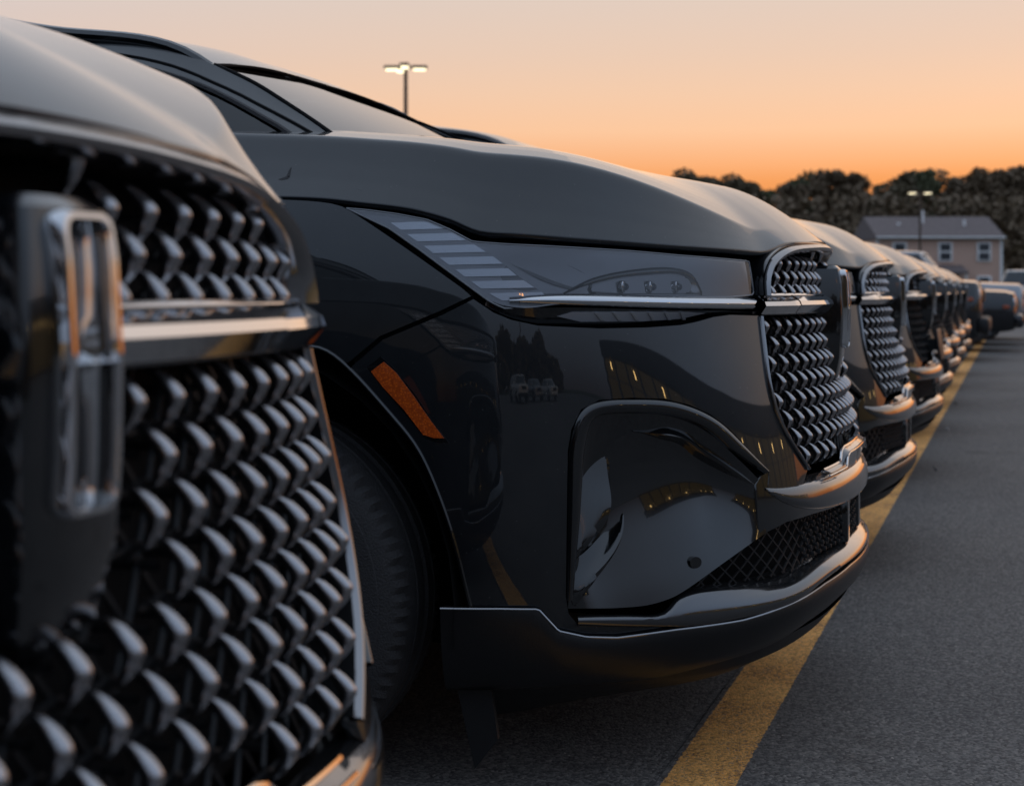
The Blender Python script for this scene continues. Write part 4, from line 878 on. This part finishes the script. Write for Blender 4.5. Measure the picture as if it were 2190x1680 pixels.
# ------------------------------------------------------------------ house
def siding():
    m=bpy.data.materials.new('siding'); m.use_nodes=True; n=m.node_tree; b=n.nodes['Principled BSDF']; t=nd(n,'ShaderNodeTexCoord'); s_=nd(n,'ShaderNodeSeparateXYZ'); n.links.new(t.outputs['Object'],s_.inputs[0])
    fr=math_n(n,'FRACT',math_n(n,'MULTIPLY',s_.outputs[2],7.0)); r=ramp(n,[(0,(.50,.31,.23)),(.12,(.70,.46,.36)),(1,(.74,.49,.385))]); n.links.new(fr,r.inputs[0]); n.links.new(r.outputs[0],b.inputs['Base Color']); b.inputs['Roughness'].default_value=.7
    bp=nd(n,'ShaderNodeBump'); bp.inputs['Distance'].default_value=.02; n.links.new(fr,bp.inputs['Height']); n.links.new(bp.outputs[0],b.inputs['Normal']); MAT['siding']=m
siding(); mat('shingle',(.15,.12,.115),.9,var=.3,vscale=6,bump=.5,bscale=12); mat('trim_white',(.82,.80,.79),.6); mat('pane_dark',(.03,.04,.05),.08,0,1)
hs=thing('beige_house','two-storey beige sided house with brown roof in front of the trees','house',(-5.3,120.5,0),YAW)
Wh,Dh,Ev,Rg=10.3,8.0,5.25,7.05
part('wall',*box((0,Dh/2,Ev/2),(Wh-.3,Dh,Ev)),'siding',hs,smooth=False)
V=np.array([(-Wh/2,-.45,Ev),(Wh/2,-.45,Ev),(Wh/2,Dh/2,Rg),(-Wh/2,Dh/2,Rg),(Wh/2,Dh+.45,Ev),(-Wh/2,Dh+.45,Ev),(-Wh/2,-.45,Ev-.18),(Wh/2,-.45,Ev-.18),(Wh/2,Dh+.45,Ev-.18),(-Wh/2,Dh+.45,Ev-.18)])
rf=part('roof',V,[(0,1,2,3),(3,2,4,5),(6,7,1,0),(8,9,5,4),(6,9,8,7),(7,8,4,2,1),(9,6,0,3,5)],'shingle',hs,smooth=False)
part('vent_pipe',*tube(np.array([(-.6,2.6,6.3),(-.6,2.6,7.5)]),.10,8),'trim_white',rf); part('vent_pipe',*tube(np.array([(2.6,2.0,6.0),(2.6,2.0,6.7)]),.12,8),'trim_white',rf); part('vent_pipe',*tube(np.array([(-2.7,2.2,6.0),(-2.7,2.2,6.5)]),.14,8),'trim_white',rf)
part('gutter',*box((0,-.50,Ev-.06),(Wh,.12,.14),.02),'trim_white',hs)
for x in (-Wh/2+.2,Wh/2-.2): part('corner_board',*box((x,.0,Ev/2-.1),(.22,.12,Ev-.2)),'trim_white',hs,smooth=False)
for x,z in ((.45,4.05),(3.55,4.05),(-3.2,4.05),(3.55,1.35),(-3.3,1.35)):
    wn=part('window',*box((x,-.06,z),(1.15,.16,1.55),.02),'trim_white',hs)
    for dz in (-.36,.36): part('pane',*box((x,-.15,z+dz),(.82,.03,.56)),'pane_dark',wn,smooth=False)
part('porch_roof',np.array([(-1.6,-1.8,2.45),(1.8,-1.8,2.45),(1.8,0,3.0),(-1.6,0,3.0),(-1.6,-1.8,2.25),(1.8,-1.8,2.25),(1.8,0,2.3),(-1.6,0,2.3)]),[(0,1,2,3),(4,5,1,0),(5,6,2,1),(7,4,0,3),(7,6,5,4)],'shingle',hs,smooth=False)
for x in (-1.45,1.65): part('porch_post',*box((x,-1.65,1.1),(.14,.14,2.25)),'trim_white',hs,smooth=False)
dr=part('door',*box((.1,-.05,1.05),(1.0,.12,2.1)),'trim_white',hs,smooth=False); part('handle',*box((.48,-.13,1.0),(.05,.06,.12),.01),'pole_metal',dr)

# ------------------------------------------------------------------ trees
def leaf_mat(name,c1,c2):
    m=bpy.data.materials.new(name); m.use_nodes=True; n=m.node_tree; b=n.nodes['Principled BSDF']; t=nd(n,'ShaderNodeTexCoord'); z=nd(n,'ShaderNodeTexNoise'); z.inputs['Scale'].default_value=.8; n.links.new(t.outputs['Object'],z.inputs[0])
    r=ramp(n,[(.3,c1),(.7,c2)]); n.links.new(z.outputs[0],r.inputs[0]); n.links.new(r.outputs[0],b.inputs['Base Color']); b.inputs['Roughness'].default_value=.7; MAT[name]=m
leaf_mat('leaf_olive',(.115,.092,.05),(.165,.13,.075)); leaf_mat('leaf_brown',(.125,.088,.05),(.175,.12,.07)); leaf_mat('leaf_green',(.08,.085,.04),(.12,.12,.055)); mat('bark',(.07,.05,.035),.9,var=.3)
def crown_mesh(name,m,h,rx,n,seed,zb=.3,leaf=.5):
    g=np.random.default_rng(seed); V=[];F=[]
    blobs=[(g.normal(0,rx*.42),g.normal(0,rx*.42),h*(zb+(1-zb)*g.uniform(.12,.90)),rx*g.uniform(.18,.46)) for _ in range(22)]+[(0,0,h*.90,rx*.32),(g.normal(0,.4),g.normal(0,.4),h*.75,rx*.5)]
    k=0
    for i in range(n):
        bx,by,bz,br=blobs[g.integers(len(blobs))]; d=g.normal(size=3); d/=np.linalg.norm(d); r=br*(.55+.5*g.random()); c=np.array([bx,by,bz])+d*r*np.array([1,1,.85])
        c[2]=min(c[2],h*1.01)
        a=g.normal(size=3);a/=np.linalg.norm(a);b=np.cross(a,g.normal(size=3));b/=np.linalg.norm(b); s_=leaf*g.uniform(.5,1.2)
        V+=[c+a*s_,c+b*s_*.6,c-a*s_,c-b*s_*.6]; F.append((k,k+1,k+2,k+3)); k+=4
    return mesh(name,np.array(V),F,m,False)
def trunk_mesh(h,rx,seed):
    g=np.random.default_rng(seed); ms=[tube(np.array([(0,0,-.3),(g.normal(0,.1),0,h*.3),(g.normal(0,.2),g.normal(0,.2),h*.6),(0,0,h*.9)]),np.array([.32,.24,.16,.04]),8)]
    for i in range(7):
        z=h*g.uniform(.25,.7); a=g.uniform(0,6.28); r=rx*g.uniform(.5,.9); ms.append(tube(np.array([(0,0,z),(math.cos(a)*r*.5,math.sin(a)*r*.5,z+h*.07),(math.cos(a)*r,math.sin(a)*r,z+h*.16)]),np.array([.11,.07,.03]),6))
    V,F=join(*ms); return mesh('trunk',V,F,'bark')
kinds=[]
for i,(m,h,rx,zb) in enumerate((('leaf_olive',13,4.0,.18),('leaf_brown',13,3.4,.15),('leaf_green',13,4.4,.12),('leaf_brown',13,2.8,.22),('leaf_olive',13,3.6,.10),('leaf_green',13,2.2,.2))):
    kinds.append((trunk_mesh(h,rx,i),crown_mesh('crown',m,h,rx,9000,10+i,zb,.27),m))
F2=np.array((-math.sin(YAW),math.cos(YAW))); R2=np.array((math.cos(YAW),math.sin(YAW)))
def at(px,z): p=np.array((.38,-3.62))+F2*z+R2*((px-1094.5)/3190*z); return p
TOP=np.array([(1380,380),(1440,372),(1490,362),(1560,372),(1600,386),(1640,392),(1700,374),(1765,350),(1810,362),(1850,382),(1890,374),(1950,354),(2000,350),(2050,358),(2105,348),(2160,344),(2250,350),(2420,352)],float)
tl=[]
def tree(px,z,k,h,lab,rz,wd=1.0):
    p=at(px,z); t=thing('broadleaf_tree',lab,'tree',(p[0],p[1],0),rz,'trees along the far edge of the lot'); s=h/13.
    t.scale=(s*wd,s*wd,s); link('trunk',kinds[k][0],t); link('crown',kinds[k][1],t); return t
px=1395; i=0; names=['olive','russet','green','slender russet','spreading olive','slender green']
while px<2420:
    z=150+random.uniform(-4,8); y=np.interp(px,TOP[:,0],TOP[:,1])+random.uniform(-9,12); h=1+(620-y)/3190*z; k=random.randrange(6)
    side='left of the slim light pole' if px<1930 else 'right of the slim light pole'
    tree(px,z,k,h,'',random.uniform(0,6.28),random.uniform(.85,1.15)); tl.append((px,k)); px+=random.uniform(36,62); i+=1
T_=[o for o in COL.objects if o.name.startswith('broadleaf_tree')]
for j,o in enumerate(T_):
    pxx,k=tl[j]; ordn=['first','second','third','fourth','fifth','sixth','seventh','eighth','ninth','tenth','eleventh','twelfth','thirteenth','fourteenth','fifteenth','sixteenth','seventeenth','eighteenth','nineteenth','twentieth','21st','22nd','23rd','24th','25th','26th','27th','28th','29th','30th'][j]
    o['label']='%s tall tree, %s from the left in the tree line behind the house'%(names[k],ordn)
# lower thicket in front of and between the trunks: one mass
ms=[]
g=np.random.default_rng(5); V=[];F=[];k=0
for q in range(70000):
    pxx=g.uniform(1330,2480); z=g.uniform(138,172); p=at(pxx,z); hh=abs(g.normal(0,3.6)) if g.random()<.6 else g.uniform(0,9.8); hh=min(hh,10.0)
    a=g.normal(size=3);a/=np.linalg.norm(a);b=np.cross(a,g.normal(size=3));b/=np.linalg.norm(b);s_=g.uniform(.22,.5); c=np.array((p[0],p[1],hh)); V+=[c+a*s_,c+b*s_*.6,c-a*s_,c-b*s_*.6];F.append((k,k+1,k+2,k+3));k+=4
o=link('undergrowth',mesh('undergrowth',np.array(V),F,'leaf_brown',False)); o['kind']='stuff'; o['label']='dark undergrowth and thicket filling the wood behind the house'; o['category']='undergrowth'

# ------------------------------------------------------------------ showroom across the aisle (seen only mirrored in the paint)
mat('fascia',(.10,.10,.105),.5,.2); mat('lit_pane',(.02,.02,.02),.1,emit=(.62,.42,.16),es=.22); mat('ceiling_light',(.8,.7,.5),.4,emit=(1,.62,.22),es=14); mat('wall_panel',(.16,.155,.15),.6,var=.1)
sh=thing('showroom_building','showroom with lit windows across the aisle, visible only as reflections in the cars','building',(42,0,0),0)
part('wall',*box((6,2,3.6),(11.6,70,7.2)),'wall_panel',sh,smooth=False); part('fascia',*box((-.2,2,6.3),(1.2,70.6,1.9),.05),'fascia',sh)
for k in range(19):
    y=-31+k*3.6
    part('column',*box((-.22,y-1.8,2.7),(.35,.35,5.4)),'fascia',sh,smooth=False)
    pn=part('window',*box((-.06,y,2.75),(.16,3.2,5.0)),'lit_pane',sh,smooth=False)
    part('mullion',*box((-.17,y,3.4),(.08,3.2,.10)),'fascia',pn,smooth=False)
    if k%2==0: part('ceiling_light',*box((-.17,y+.3,4.6),(.05,.25,.7)),'ceiling_light',pn,smooth=False)

# ------------------------------------------------------------------ what stands behind the camera, mirrored in the paint
g=np.random.default_rng(11); V=[];F=[];k=0
for q in range(30000):
    a=g.uniform(rad(-165),rad(-52)); r=g.uniform(88,104); top=9.5+3.2*math.sin(a*9.0)+2.0*math.sin(a*23+1)+1.4*math.sin(a*51); h_=top*g.random()**.7
    c=np.array((r*math.cos(a),r*math.sin(a),h_)); a_=g.normal(size=3);a_/=np.linalg.norm(a_);b_=np.cross(a_,g.normal(size=3));b_/=np.linalg.norm(b_);s_=g.uniform(.5,1.2); V+=[c+a_*s_,c+b_*s_*.6,c-a_*s_,c-b_*s_*.6];F.append((k,k+1,k+2,k+3));k+=4
o=link('woodland',mesh('woodland',np.array(V),F,'leaf_olive',False)); o['kind']='stuff'; o['label']='dark wood far behind the camera, seen only mirrored in the car paint'; o['category']='woodland'
for lab,pm,loc,bx in (('white SUV across the lot, seen only mirrored in the bumper','far_white',(9,-24,0),True),('silver sedan across the lot, seen only mirrored in the bumper','far_silver',(12.5,-24.5,0),False),('white sedan across the lot, mirrored right of the silver one','far_white',(16,-24,0),False)):
    c=suv(lab,pm,loc,rad(90),bx,4.8,1.9,1.72 if bx else 1.5,1.12 if bx else 1.0); c['group']='vehicles behind the camera'
